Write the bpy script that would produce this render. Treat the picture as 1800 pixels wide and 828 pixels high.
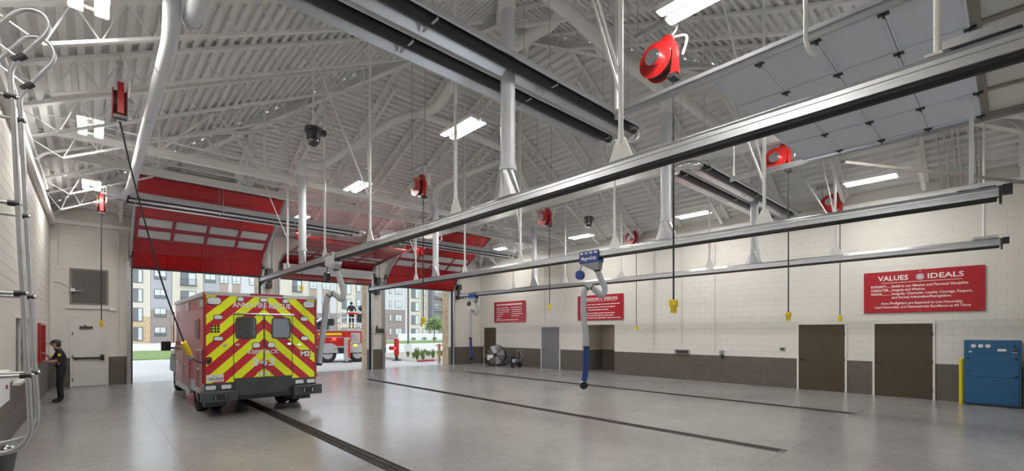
import bpy, bmesh, math, random
from mathutils import Vector, Matrix
random.seed(7)
C = bpy.context.scene.collection
for o in list(bpy.data.objects): bpy.data.objects.remove(o)

# ---------------------------------------------------------------- camera
F_PX, CX, HOR, CAM_H = 800.0, 900.0, 583.0, 1.92
TH = math.radians(42.57); SN, CS = math.sin(TH), math.cos(TH)
cd = bpy.data.cameras.new('camera'); cam = bpy.data.objects.new('camera', cd); C.objects.link(cam)
cd.sensor_width = 36.0; cd.lens = F_PX/1800*36; cd.shift_y = (HOR-414)/1800; cd.clip_end = 600; cd.clip_start = .05
cam.location = (0, 0, CAM_H); cam.rotation_euler = (math.pi/2, 0, -TH)
bpy.context.scene.camera = cam
# ---------------------------------------------------------------- world (bright overcast daylight) and exposure
w = bpy.data.worlds.new('sky'); bpy.context.scene.world = w; w.use_nodes = True
nt = w.node_tree; bg = nt.nodes['Background']
bg.inputs[0].default_value = (.80, .90, 1.0, 1); bg.inputs[1].default_value = 1.22
sd = bpy.data.lights.new('sun', 'SUN'); sd.energy = .8; sd.angle = .35; sd.color = (1, .95, .86)
so = bpy.data.objects.new('sun', sd); C.objects.link(so); so.rotation_euler = (math.radians(38), 0, math.radians(-35)); so.location = (0, 0, 40)
vs = bpy.context.scene.view_settings
vs.view_transform = 'Standard'; vs.look = 'None'; vs.gamma = 1; vs.use_curve_mapping = False; vs.exposure = 0.46
LAMP = 85.0      # radiance of the LED tubes

# ---------------------------------------------------------------- measuring help: rays of the photograph met with real planes
def ray(px):
    u = (px-CX)/F_PX
    return SN+u*CS, CS-u*SN             # (X,Y) per unit depth
def onX(px, X): r = ray(px); return X*r[1]/r[0]                  # -> Y
def onY(px, Y): r = ray(px); return Y*r[0]/r[1]                  # -> X
def zat(X, Y, py): return CAM_H+(HOR-py)/F_PX*(X*SN+Y*CS)
def ground(px, py, z=0):
    d = (CAM_H-z)*F_PX/(py-HOR); r = ray(px); return r[0]*d, r[1]*d

# ---------------------------------------------------------------- materials
MATS = {}
def mat(name, col, rough=.5, metal=0., var=.06, scale=6., emit=0., bump=0., coat=0., alpha=1., spec=.5):
    if name in MATS: return MATS[name]
    m = bpy.data.materials.new(name); m.use_nodes = True; MATS[name] = m
    t = m.node_tree; b = t.nodes['Principled BSDF']
    b.inputs['Roughness'].default_value = rough; b.inputs['Metallic'].default_value = metal
    b.inputs['Specular IOR Level'].default_value = spec
    if coat: b.inputs['Coat Weight'].default_value = coat; b.inputs['Coat Roughness'].default_value = .08
    c = (*col, 1)
    if var or bump:
        tc = t.nodes.new('ShaderNodeTexCoord'); n = t.nodes.new('ShaderNodeTexNoise')
        n.inputs['Scale'].default_value = scale; n.inputs['Detail'].default_value = 5
        t.links.new(tc.outputs['Object'], n.inputs['Vector'])
        r = t.nodes.new('ShaderNodeValToRGB')
        r.color_ramp.elements[0].position = .3; r.color_ramp.elements[1].position = .7
        r.color_ramp.elements[0].color = (*[x*(1-var) for x in col], 1)
        r.color_ramp.elements[1].color = (*[min(1, x*(1+var)) for x in col], 1)
        t.links.new(n.outputs['Fac'], r.inputs[0]); t.links.new(r.outputs[0], b.inputs['Base Color'])
        if bump:
            bp = t.nodes.new('ShaderNodeBump'); bp.inputs['Strength'].default_value = bump; bp.inputs['Distance'].default_value = .01
            t.links.new(n.outputs['Fac'], bp.inputs['Height']); t.links.new(bp.outputs[0], b.inputs['Normal'])
    else: b.inputs['Base Color'].default_value = c
    if emit:
        b.inputs['Emission Color'].default_value = c; b.inputs['Emission Strength'].default_value = emit
    if alpha < 1: b.inputs['Alpha'].default_value = alpha
    return m
M = lambda n: MATS[n]
mat('white_paint', (.66, .635, .585), .6, var=.02, scale=3, bump=.1)
mat('wainscot', (.115, .098, .082), .5, var=.10, scale=4, bump=.15)
mat('steel_white', (.76, .76, .74), .45, var=.03)
mat('deck_white', (.76, .76, .75), .6, var=.03, scale=2)
mat('jamb_white', (.70, .69, .66), .4, var=.02)
mat('door_brown', (.075, .058, .036), .5, var=.05, spec=.3)
mat('door_grey', (.17, .17, .18), .4, var=.04)
mat('door_white', (.66, .65, .62), .4, var=.02)
mat('red_panel', (.33, .006, .010), .32, var=.06, scale=2, coat=.25)
mat('red_rail', (.26, .008, .02), .35, var=.05)
mat('grey_panel', (.60, .64, .70), .5, var=.03)
mat('bronze_rail', (.20, .175, .15), .45, var=.05)
mat('galv', (.55, .56, .58), .32, metal=.9, var=.10, scale=9)
mat('galv_duct', (.60, .62, .66), .5, metal=.12, var=.05, scale=5)
mat('alu', (.52, .53, .55), .34, metal=.75, var=.05)
mat('chrome', (.8, .8, .82), .12, metal=1, var=0)
mat('reflector', (.80, .83, .88), .28, metal=.9, var=.03)
mat('heater_tube', (.035, .035, .04), .45, metal=.3, var=.1)
mat('black_rubber', (.016, .016, .018), .55, var=.1)
mat('black_plastic', (.022, .022, .025), .38, var=.08)
mat('dark_steel', (.06, .06, .065), .4, metal=.6, var=.1)
mat('reel_red', (.36, .008, .008), .35, var=.05, coat=.2)
mat('hose_grey', (.40, .42, .45), .5, var=.06, scale=14)
mat('hose_blue', (.012, .045, .20), .4, var=.08)
mat('trolley_blue', (.012, .05, .23), .35, var=.05)
mat('yellow', (.80, .58, .01), .4, var=.05)
mat('safety_yellow', (.72, .55, .01), .4, var=.05)
mat('white_print', (.80, .80, .78), .5, var=0)
mat('sign_red', (.36, .006, .016), .34, var=.03)
mat('cast_iron', (.014, .014, .015), .65, var=.1, spec=.2)
mat('cabinet_blue', (.022, .11, .24), .38, var=.05, scale=3)
mat('alcove_lamp', (1, .93, .82), .5, var=0, emit=9)  # glow of the fill panel added in the alcove
mat('lamp', (1, .97, .92), .5, var=0, emit=LAMP)
mat('lens_white', (.75, .77, .80), .15, var=.03, coat=.5)
mat('lens_red', (.6, .02, .02), .15, var=.03, coat=.5)
mat('lime', (.80, .90, .010), .4, var=.02)
mat('chevron_red', (.52, .014, .030), .35, var=.03)
mat('body_red', (.30, .018, .022), .28, var=.04, coat=.15)
mat('bumper', (.055, .06, .066), .45, var=.08)
mat('tyre', (.018, .018, .018), .7, var=.15)
mat('glass_dark', (.02, .024, .028), .04, var=0, coat=1, spec=.8)
mat('silver_print', (.82, .84, .88), .35, metal=.1, var=.02)
mat('mesh_dark', (.10, .098, .09), .6, var=.12, scale=20)
mat('skin', (.50, .30, .22), .5, var=.06)
mat('uniform', (.016, .017, .026), .75, var=.2, scale=20)
mat('shoe', (.012, .012, .013), .4, var=.1)
mat('hair', (.02, .015, .012), .6, var=.1)
mat('apron', (.50, .50, .49), .6, var=.06, scale=.5)
mat('road', (.62, .61, .59), .7, var=.05, scale=.4)
mat('grass', (.16, .25, .06), .8, var=.35, scale=3)
mat('soil', (.38, .34, .29), .9, var=.15)
mat('stone_tan', (.56, .42, .27), .8, var=.22, scale=3, bump=.4)
mat('stone_grout', (.50, .42, .32), .9, var=.05)
mat('cream', (.66, .61, .51), .8, var=.03)
mat('stucco_grey', (.42, .42, .44), .8, var=.03)
mat('stucco_light', (.62, .62, .63), .8, var=.03)
mat('stucco_taupe', (.32, .27, .25), .8, var=.04)
mat('stucco_brown', (.42, .33, .27), .8, var=.04)
mat('dark_frame', (.10, .10, .11), .5, var=.05)
mat('balcony_dark', (.20, .20, .23), .6, var=.04)
mat('window_bright', (.62, .66, .64), .10, var=.06, scale=.6, coat=.6)
mat('window_dark', (.16, .18, .19), .08, var=.1, scale=.6, coat=.6)
mat('window_white', (.78, .79, .80), .4, var=.02)
mat('leaf', (.17, .25, .07), .7, var=.3, scale=8)
mat('bark', (.14, .10, .07), .9, var=.2)
mat('truck_red', (.48, .016, .016), .22, var=.05, coat=.5)
mat('truck_silver', (.55, .55, .56), .3, metal=.6, var=.08)
mat('amber', (1, .52, .02), .3, var=0, emit=5)
mat('beacon_red', (1, .05, .03), .3, var=0, emit=3)
mat('tan_post', (.52, .33, .15), .6, var=.08)
mat('curb_red', (.55, .10, .09), .7, var=.1)
mat('outlet_black', (.02, .02, .02), .5, var=.05)
mat('sink_grey', (.09, .095, .10), .5, var=.08)
mat('conduit', (.63, .62, .60), .4, var=.03)
mat('beige_wall', (.46, .40, .33), .6, var=.03)

def glass_mat(name, col, mixf):
    m = bpy.data.materials.new(name); m.use_nodes = True; MATS[name] = m
    t = m.node_tree; b = t.nodes['Principled BSDF']; out = t.nodes['Material Output']
    b.inputs['Base Color'].default_value = (*col, 1); b.inputs['Roughness'].default_value = .15
    tr = t.nodes.new('ShaderNodeBsdfTransparent'); mx = t.nodes.new('ShaderNodeMixShader'); mx.inputs[0].default_value = mixf
    t.links.new(tr.outputs[0], mx.inputs[1]); t.links.new(b.outputs[0], mx.inputs[2]); t.links.new(mx.outputs[0], out.inputs[0])
glass_mat('door_glass', (.62, .66, .68), .62)
glass_mat('rear_glass', (.62, .60, .54), .7)
glass_mat('office_glass', (.03, .035, .04), .55)
MATS['office_glass'].node_tree.nodes['Principled BSDF'].inputs['Roughness'].default_value = .03

def concrete(name, base):
    m = bpy.data.materials.new(name); m.use_nodes = True; MATS[name] = m
    t = m.node_tree; b = t.nodes['Principled BSDF']
    geo = t.nodes.new('ShaderNodeNewGeometry')
    def noise(sc, det=6, rg=.6):
        n = t.nodes.new('ShaderNodeTexNoise'); n.inputs['Scale'].default_value = sc; n.inputs['Detail'].default_value = det
        n.inputs['Roughness'].default_value = rg
        t.links.new(geo.outputs['Position'], n.inputs['Vector']); return n
    n1, n2, n3 = noise(.55), noise(5.5), noise(38, 4, .75)
    r1 = t.nodes.new('ShaderNodeValToRGB')
    e = r1.color_ramp.elements; e[0].position = .32; e[1].position = .70
    e[0].color = (*[x*.88 for x in base], 1); e[1].color = (*[x*1.10 for x in base], 1)
    t.links.new(n1.outputs['Fac'], r1.inputs[0])
    r2 = t.nodes.new('ShaderNodeValToRGB'); e = r2.color_ramp.elements; e[0].position = .3; e[1].position = .7
    e[0].color = (.92, .915, .91, 1); e[1].color = (1.05, 1.05, 1.05, 1); t.links.new(n2.outputs['Fac'], r2.inputs[0])
    r3 = t.nodes.new('ShaderNodeValToRGB'); e = r3.color_ramp.elements; e[0].position = .35; e[1].position = .65
    e[0].color = (.80, .80, .80, 1); e[1].color = (1.12, 1.12, 1.12, 1); t.links.new(n3.outputs['Fac'], r3.inputs[0])
    m1 = t.nodes.new('ShaderNodeMixRGB'); m1.blend_type = 'MULTIPLY'; m1.inputs[0].default_value = 1
    m2 = t.nodes.new('ShaderNodeMixRGB'); m2.blend_type = 'MULTIPLY'; m2.inputs[0].default_value = 1
    t.links.new(r1.outputs[0], m1.inputs[1]); t.links.new(r2.outputs[0], m1.inputs[2])
    t.links.new(m1.outputs[0], m2.inputs[1]); t.links.new(r3.outputs[0], m2.inputs[2]); t.links.new(m2.outputs[0], b.inputs['Base Color'])
    mr = t.nodes.new('ShaderNodeMapRange'); mr.inputs[3].default_value = .17; mr.inputs[4].default_value = .27
    t.links.new(n2.outputs['Fac'], mr.inputs[0]); t.links.new(mr.outputs[0], b.inputs['Roughness'])
    bp = t.nodes.new('ShaderNodeBump'); bp.inputs['Strength'].default_value = .03; bp.inputs['Distance'].default_value = .005
    t.links.new(n2.outputs['Fac'], bp.inputs['Height']); t.links.new(bp.outputs[0], b.inputs['Normal'])
    b.inputs['Specular IOR Level'].default_value = .6
concrete('polished_concrete', (.305, .302, .298))

# ---------------------------------------------------------------- mesh helpers
class MB:
    def __init__(s): s.v = []; s.f = []; s.mi = []; s.sm = []
    def add(s, vs, fs, mi=0, smooth=False):
        n = len(s.v); s.v += [tuple(p) for p in vs]
        for f in fs: s.f.append([i+n for i in f]); s.mi.append(mi); s.sm.append(smooth)
        return s
    def box(s, x0, x1, y0, y1, z0, z1, mi=0):
        return s.add([(x0,y0,z0),(x1,y0,z0),(x1,y1,z0),(x0,y1,z0),(x0,y0,z1),(x1,y0,z1),(x1,y1,z1),(x0,y1,z1)],
                     [(0,3,2,1),(4,5,6,7),(0,1,5,4),(1,2,6,5),(2,3,7,6),(3,0,4,7)], mi)
    def bar(s, a, b, w, h=None, mi=0, up=(0,0,1)):       # rectangular bar from a to b
        a = Vector(a); b = Vector(b); h = h or w; d = (b-a).normalized(); u = Vector(up)
        if abs(d.dot(u)) > .97: u = Vector((0,1,0))
        r = d.cross(u).normalized()*w/2; u = r.cross(d).normalized()*h/2
        vs = [a-r-u, a+r-u, a+r+u, a-r+u, b-r-u, b+r-u, b+r+u, b-r+u]
        return s.add(vs, [(0,1,2,3),(7,6,5,4),(0,4,5,1),(1,5,6,2),(2,6,7,3),(3,7,4,0)], mi)
    def tube(s, pts, r, n=10, mi=0, cap=True, close=False):
        P = [Vector(p) for p in pts]; m = len(P); rings = []
        rr = r if isinstance(r, (list, tuple)) else [r]*m
        prev = None
        for i in range(m):
            if close: t = P[(i+1)%m]-P[i-1]
            elif i == 0: t = P[1]-P[0]
            elif i == m-1: t = P[-1]-P[-2]
            else: t = (P[i+1]-P[i]).normalized()+(P[i]-P[i-1]).normalized()
            t = t.normalized() if t.length > 1e-9 else Vector((0,0,1))
            if prev is None:
                a = Vector((0,0,1)) if abs(t.z) < .9 else Vector((1,0,0))
                e = t.cross(a).normalized()
            else:
                e = prev-t*prev.dot(t); e = e.normalized() if e.length > 1e-6 else t.orthogonal().normalized()
            prev = e; g = t.cross(e)
            rings.append([P[i]+(e*math.cos(2*math.pi*k/n)+g*math.sin(2*math.pi*k/n))*rr[i] for k in range(n)])
        vs = [v for rg in rings for v in rg]; fs = []
        for i in range(m if close else m-1):
            j = (i+1) % m
            for k in range(n): fs.append((i*n+k, i*n+(k+1)%n, j*n+(k+1)%n, j*n+k))
        s.add(vs, fs, mi, True)
        if cap and not close:
            s.add(rings[0], [tuple(range(n))[::-1]], mi); s.add(rings[-1], [tuple(range(n))], mi)
        return s
    def cyl(s, a, b, r, n=12, mi=0, r2=None): return s.tube([a, b], [r, r if r2 is None else r2], n, mi)
    def prism(s, poly, fn, h0, h1, mi=0):                # poly 2D ccw, fn(u,v,h)->3D
        n = len(poly); vs = [fn(u,v,h0) for u,v in poly]+[fn(u,v,h1) for u,v in poly]
        fs = [tuple(range(n))[::-1], tuple(range(n,2*n))]+[(i,(i+1)%n,n+(i+1)%n,n+i) for i in range(n)]
        return s.add(vs, fs, mi)
    def ball(s, c, r, nu=12, nv=8, mi=0, sc=(1,1,1)):
        vs = []; fs = []
        for j in range(nv+1):
            a = math.pi*j/nv
            for i in range(nu):
                b = 2*math.pi*i/nu
                vs.append((c[0]+r*sc[0]*math.sin(a)*math.cos(b), c[1]+r*sc[1]*math.sin(a)*math.sin(b), c[2]+r*sc[2]*math.cos(a)))
        for j in range(nv):
            for i in range(nu): fs.append((j*nu+i, j*nu+(i+1)%nu, (j+1)*nu+(i+1)%nu, (j+1)*nu+i))
        return s.add(vs, fs, mi, True)
    def mesh(s, name):
        me = bpy.data.meshes.new(name); me.from_pydata(s.v, [], s.f)
        me.polygons.foreach_set('material_index', s.mi); me.polygons.foreach_set('use_smooth', s.sm)
        bm = bmesh.new(); bm.from_mesh(me)
        bmesh.ops.recalc_face_normals(bm, faces=bm.faces); bm.to_mesh(me); bm.free()
        return me
    def build(s, name, mats, parent=None, bevel=0, local=False):
        me = s.mesh(name)
        for m in (mats if isinstance(mats, (list, tuple)) else [mats]): me.materials.append(M(m))
        return link(name, me, parent, bevel, local)
def wloc(o):
    v = Vector((0,0,0))
    while o: v += o.location; o = o.parent
    return v
def link(name, me, parent=None, bevel=0, local=False):
    o = bpy.data.objects.new(name, me); C.objects.link(o)
    if parent:
        o.parent = parent
        if not local: o.location = -wloc(parent)            # mesh written in world coordinates
    if bevel:
        b = o.modifiers.new('bevel', 'BEVEL'); b.width = bevel; b.segments = 2; b.limit_method = 'ANGLE'
    return o
def tag(o, label=None, cat=None, group=None, kind=None):
    if label: o['label'] = label
    if cat: o['category'] = cat
    if group: o['group'] = group
    if kind: o['kind'] = kind
    return o
def thing(name, loc, label, cat, group=None):
    o = bpy.data.objects.new(name, None); C.objects.link(o); o.location = loc; o.empty_display_size = .1
    return tag(o, label, cat, group)
def copy_tree(o, parent=None):
    c = o.copy(); C.objects.link(c); c.parent = parent
    for ch in list(o.children): copy_tree(ch, c)
    return c
def arc(c, r, a0, a1, n, fn):
    return [fn(c[0]+r*math.cos(a0+(a1-a0)*i/n), c[1]+r*math.sin(a0+(a1-a0)*i/n)) for i in range(n+1)]
def smooth(pts, n=6):                                    # Catmull-Rom through points
    P = [Vector(p) for p in pts]; P = [P[0]*2-P[1]]+P+[P[-1]*2-P[-2]]; out = []
    for i in range(1, len(P)-2):
        a, b, c, d = P[i-1:i+3]
        for k in range(n):
            t = k/n
            out.append(.5*((2*b)+(c-a)*t+(2*a-5*b+4*c-d)*t*t+(3*b-a-3*c+d)*t**3))
    out.append(P[-2]); return out
def elbow(pts, r=.25, n=5):                              # polyline with rounded corners
    P = [Vector(p) for p in pts]; out = [P[0]]
    for i in range(1, len(P)-1):
        a = (P[i-1]-P[i]); b = (P[i+1]-P[i]); q = min(r, a.length*.45, b.length*.45)
        p0 = P[i]+a.normalized()*q; p1 = P[i]+b.normalized()*q
        for k in range(n+1):
            t = k/n; out.append(p0*(1-t)**2+P[i]*2*t*(1-t)+p1*t*t)
    out.append(P[-1]); return out
def clip(poly, x0, x1, y0, y1):
    for ax, lim, sg in ((0,x0,1),(0,x1,-1),(1,y0,1),(1,y1,-1)):
        out = []
        for i in range(len(poly)):
            p, q = poly[i-1], poly[i]; dp = (p[ax]-lim)*sg; dq = (q[ax]-lim)*sg
            if (dp >= 0) != (dq >= 0):
                t = dp/(dp-dq); out.append((p[0]+(q[0]-p[0])*t, p[1]+(q[1]-p[1])*t))
            if dq >= 0: out.append(q)
        poly = out
        if len(poly) < 3: return []
    return poly
def text(s, name, mtl, parent, fn, size=.1, width=None, bold=.0, depth=.003, align='CENTER', xscale=None):
    """flat lettering as geometry; fn maps (u, v, h) of the face it stands on to 3D"""
    cu = bpy.data.curves.new(name, 'FONT'); cu.body = s; cu.size = size; cu.offset = bold*size
    cu.align_x = align; cu.align_y = 'CENTER'; cu.resolution_u = 2; cu.extrude = 0
    o = bpy.data.objects.new(name, cu); C.objects.link(o)
    dg = bpy.context.evaluated_depsgraph_get(); me = bpy.data.meshes.new_from_object(o.evaluated_get(dg))
    bpy.data.objects.remove(o)
    xs = [v.co.x for v in me.vertices]; k = 1
    if width and xs: k = width/(max(xs)-min(xs))
    if xscale: k = xscale
    for v in me.vertices: v.co = Vector(fn(v.co.x*k, v.co.y, depth))
    me.materials.clear(); me.materials.append(M(mtl)); me.name = name
    return link(name, me, parent)
# ================================================================ STRUCTURE
XL, XR, YF, YR, WT = -1.10, 17.45, 21.9, -2.2, 5.69
DOORS = [(1.02, 5.28), (6.06, 10.32), (11.10, 15.36)]; DH = 4.30
def struct(o): o['kind'] = 'structure'; return o
def in_view(p):
    d = p[0]*SN+p[1]*CS
    if d < .4: return None
    x = CX+F_PX*(p[0]*CS-p[1]*SN)/d; y = HOR-(p[2]-CAM_H)/d*F_PX
    return (x, y, d) if -40 < x < 1840 and -40 < y < 868 else None
# ---- floor: slabs parted by saw cuts, trench drains between them
floor = struct(MB().box(XL-.3, XR+.3, YR-.3, YF+.35, -.30, -.006).build('floor', 'wainscot'))
DR = [3.10, 8.15, 13.10]; DY0, DY1, DW = 2.4, 17.6, .135
xs = [XL, .97, DR[0], 5.65, DR[1], 10.7, DR[2], 15.4, XR]; ys = [YR, DY0, 6.2, 10.0, 13.8, DY1, YF+.35]
for i in range(len(xs)-1):
    for j in range(len(ys)-1):
        x0, x1, y0, y1 = xs[i]+.0015, xs[i+1]-.0015, ys[j]+.0015, ys[j+1]-.0015
        if DY0 <= ys[j] < DY1:
            if xs[i] in DR: x0 = xs[i]+DW
            if xs[i+1] in DR: x1 = xs[i+1]-DW
        MB().box(x0, x1, y0, y1, -.05, 0).build('slab', 'polished_concrete', floor)
gm = MB(); L = .5                                   # one cast grate, shared
for x in (-.112, -.006, .100): gm.box(x, x+.012, -L/2+.002, L/2-.002, -.03, -.001)
for x in (): gm.box(x, x+.008, -L/2+.002, L/2-.002, -.03, -.002)
for k in range(12): gm.box(-.112, .112, -L/2+.004+k*.0435, -L/2+.019+k*.0435, -.03, -.003)
grate = gm.mesh('grate'); grate.materials.append(M('cast_iron'))
for x, lab in zip(DR, ('long grated trench drain running out from under the ambulance',
                       'long grated trench drain across the middle of the floor',
                       'long grated trench drain nearest the wall with the red signs')):
    t = thing('trench_drain', (x, (DY0+DY1)/2, 0), lab, 'drain', 'trench drains in the floor')
    MB().box(x-DW+.001, x+DW-.001, DY0, DY1, -.05, -.042).build('channel', 'black_rubber', t)
    m = MB()
    for s in (-1, 1): m.box(x+s*(DW-.009)-.008, x+s*(DW-.009)+.008, DY0, DY1, -.045, .0005)
    for y in (DY0+.008, DY1-.008): m.box(x-DW+.001, x+DW-.001, y-.006, y+.006, -.045, .0005)
    m.build('frame', 'dark_steel', t)
    n = int((DY1-DY0-.04)/L)
    for k in range(n):
        g = bpy.data.objects.new('grate', grate); C.objects.link(g); g.parent = t
        g.location = (0, -(DY1-DY0)/2+.1+L*(k+.5), 0)

# ---- block walls
BL, BH, GAP, PROUD = .4064, .2032, .005, .004
block_cache = {}
def block_mesh(w_, h_, mtl):
    k = (round(w_, 3), round(h_, 3), mtl)
    if k not in block_cache:
        e = .003; a, b = w_/2, h_/2
        vs = [(-a,-b,0),(a,-b,0),(a,b,0),(-a,b,0),(-a+e,-b+e,PROUD),(a-e,-b+e,PROUD),(a-e,b-e,PROUD),(-a+e,b-e,PROUD)]
        me = MB().add(vs, [(4,5,6,7),(0,1,5,4),(1,2,6,5),(2,3,7,6),(3,0,4,7)]).mesh('block'); me.materials.append(M(mtl))
        block_cache[k] = me
    return block_cache[k]
def blocks(parent, fn, rot, u0, u1, v1, holes, limit=300):
    """fn(u,v,h)->world; rot: 3x3 matrix of the block's own axes"""
    pcs = []
    nv = int(round(v1/BH))
    for j in range(nv):
        z0, z1 = j*BH, (j+1)*BH
        segs = [(u0, u1)]
        for (a, b, c, d) in holes:
            if c < z1-.03 and d > z0+.03:
                segs = [q for s in segs for q in ((s[0], min(s[1], a)), (max(s[0], b), s[1])) if q[1]-q[0] > .03]
        for s in segs:
            k = math.floor((s[0]-(j % 2)*BL/2)/BL)
            while k*BL+(j % 2)*BL/2 < s[1]-1e-6:
                a = max(s[0], k*BL+(j % 2)*BL/2); b = min(s[1], (k+1)*BL+(j % 2)*BL/2); k += 1
                if b-a > .035:
                    c = fn((a+b)/2, (z0+z1)/2, 0); q = in_view(c)
                    pcs.append(((0 if q is None else (b-a)/q[2]), (a+b)/2, (z0+z1)/2, b-a-GAP, z1-z0-GAP, 'wainscot' if j < 5 else 'white_paint'))
    pcs.sort(key=lambda p: -p[0])
    rest = MB()
    for i, (s, u, v, bw, bh, mt) in enumerate(pcs):
        me = block_mesh(bw, bh, mt)
        if i < limit and s > 0:
            o = bpy.data.objects.new('block', me); C.objects.link(o); o.parent = parent
            o.matrix_local = Matrix.Translation(Vector(fn(u, v, 0))-wloc(parent)) @ rot.to_4x4()
        else:
            c = Vector(fn(u, v, 0))
            rest.add([c+rot @ v_.co for v_ in me.vertices], [tuple(p.vertices) for p in me.polygons], 0 if mt == 'white_paint' else 1)
    if rest.v: rest.build('block_field', ['white_paint', 'wainscot'], parent)['kind'] = 'stuff'
def wall_back(name, mk, zs=(0, BH*5, 6.35)):
    m = MB()
    mk(m, zs[0], zs[1], 1); mk(m, zs[1], zs[2], 0)
    return struct(m.build(name, ['white_paint', 'wainscot']))
R3 = lambda a, b, c: Matrix((a, b, c)).transposed()
# right wall with its doors and an alcove
RD = [(20.35, 21.45, 'brown', 1), (15.42, 16.66, 'grey', -1), (3.47, 4.74, 'brown', -1), (1.43, 2.72, 'brown', -1)]
ALC = (12.1, 13.95); DTOP = 2.15
def mk(m, z0, z1, mi):
    if z0 == 0: segs = [(YR-.3, ALC[0], z0, z1), (ALC[1], YF+.3, z0, z1)]
    else: segs = [(YR-.3, ALC[0], z0, 2.24), (ALC[1], YF+.3, z0, 2.24), (YR-.3, YF+.3, 2.24, z1)]
    for a, b, c, d in segs: m.box(XR, XR+.3, a, b, c, d, mi)
wr = wall_back('wall_right', mk)
blocks(wr, lambda u, v, h: (XR-h, u, v), R3((0,-1,0), (0,0,1), (-1,0,0)), YR, YF, WT,
       [(a-.06, b+.06, 0, DTOP+.06) for a, b, _, _ in RD]+[(ALC[0], ALC[1], 0, 2.24)])
# alcove behind the right wall
m = MB()
for z0, z1, mi in ((0, 1.016, 1), (1.016, 2.5, 0)):
    m.box(XR+1.6, XR+1.7, ALC[0]-1.0, ALC[1]+.3, z0, z1, mi); m.box(XR+.3, XR+1.6, ALC[1], ALC[1]+.1, z0, z1, mi); m.box(XR+.3, XR+1.6, ALC[0]-1.0, ALC[0]-.9, z0, z1, mi)
m.box(XR+.3, XR+1.7, ALC[0]-1.0, ALC[1]+.1, 2.4, 2.5, 0)
struct(m.build('wall_alcove', ['beige_wall', 'wainscot']))
struct(MB().box(XR+.3, XR+1.7, ALC[0]-1.0, ALC[1]+.3, -.05, 0).build('floor_alcove', 'polished_concrete'))
# left wall with its office window
LW = (12.4, 16.3, .98, 2.25)
def mk(m, z0, z1, mi):
    for a, b, c, d in ((YR-.3, LW[0], z0, z1), (LW[1], YF+.3, z0, z1), (LW[0], LW[1], z0, min(z1, LW[2])), (LW[0], LW[1], max(z0, LW[3]), z1)):
        if d > c: m.box(XL-.3, XL, a, b, c, d, mi)
wl = wall_back('wall_left', mk)
blocks(wl, lambda u, v, h: (XL+h, u, v), R3((0,1,0), (0,0,1), (1,0,0)), YR, YF, WT, [LW])
# front wall with three door openings, a door and a high opening
FDoor = (-.55, .33); FWin = (-.62, .38, 2.86, 4.12)
def mk(m, z0, z1, mi):
    xs_ = [XL-.3]+[v for d in DOORS for v in d]+[XR+.3]
    for i in range(0, len(xs_), 2): m.box(xs_[i], xs_[i+1], YF, YF+.35, z0, min(z1, DH), mi)
    if z1 > DH: m.box(XL-.3, XR+.3, YF, YF+.35, DH, z1, mi)
wf = wall_back('wall_front', mk)
blocks(wf, lambda u, v, h: (u, YF-h, v), R3((1,0,0), (0,0,1), (0,-1,0)), XL, XR, WT,
       [(a, b, 0, DH) for a, b in DOORS]+[(FDoor[0]-.06, FDoor[1]+.06, 0, 2.2), FWin])
# rear wall behind the photographer, the middle bay open
def mk(m, z0, z1, mi):
    for a, b in ((XL-.3, DOORS[1][0]), (DOORS[1][1], XR+.3)): m.box(a, b, YR-.3, YR, z0, min(z1, DH), mi)
    if z1 > DH: m.box(XL-.3, XR+.3, YR-.3, YR, DH, z1, mi)
wall_back('wall_rear', mk)
# steel ledgers along the wall tops
struct(MB().box(XL, DOORS[0][0], YF-.10, YF-.011, 5.62, 5.76).build('trim_1', 'steel_white'))
struct(MB().box(XL+.011, XL+.13, YR, YF-.1, 5.55, 5.75).box(XL+.011, XL+.06, YR, YF-.1, 5.75, 5.95).build('trim_2', 'steel_white'))
struct(MB().box(XR-.13, XR-.011, YR, YF-.1, 5.72, 5.86).build('trim_3', 'steel_white'))

# ---- hipped roof: ribbed deck, open web joists, hip beams, tie beams
KL, KR, KF, ZE = .50, .62, .40, 6.15
zl = lambda x: ZE+KL*(x-XL)
zr_ = lambda x: ZE+KR*(XR-x)
zf = lambda y: ZE+KF*(YF-y)
zb = lambda y: ZE+KF*(y-YR)
def roof(x, y): return min(zl(x), zr_(x), zf(y), zb(y))
YM = (YF+YR)/2; ZR = zf(YM); XA = XL+(ZR-ZE)/KL; XB = XR-(ZR-ZE)/KR
ceiling = struct(MB().box(XA-.1, XB+.1, YM-.12, YM+.12, ZR+.1, ZR+.16).build('ceiling', 'deck_white'))
PROF = [(0, 0), (.085, 0), (.105, .08), (.18, .08), (.20, 0)]
def deck(a0, a1, zfun, lim, put, name='roof_deck'):
    m = MB(); rows = []; s = a0; n = int(abs(a1-a0)/.2)+1; sg = 1 if a1 > a0 else -1
    for k in range(n):
        for d, h in PROF[:-1]:
            a = a0+sg*(k*.2+d)
            if sg*(a1-a) < 0: break
            z = zfun(a); q0, q1 = lim(z); rows.append((put(a, q0, z+h), put(a, q1, z+h)))
    vs = [p for r in rows for p in r]
    m.add(vs, [(2*i, 2*i+1, 2*i+3, 2*i+2) for i in range(len(rows)-1)])
    return m.build(name, 'deck_white', ceiling)
ylim = lambda z: (max(YR-.4, YR+(z-ZE)/KF), min(YF+.4, YF-(z-ZE)/KF))
xlim = lambda z: (max(XL-.4, XL+(z-ZE)/KL), min(XR+.4, XR-(z-ZE)/KR))
deck(XL-.3, XA, zl, ylim, lambda a, q, z: (a, q, z))
deck(XR+.3, XB, zr_, ylim, lambda a, q, z: (a, q, z))
deck(YF+.3, YM, zf, xlim, lambda a, q, z: (q, a, z))
deck(YR-.3, YM, zb, xlim, lambda a, q, z: (q, a, z))
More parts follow.
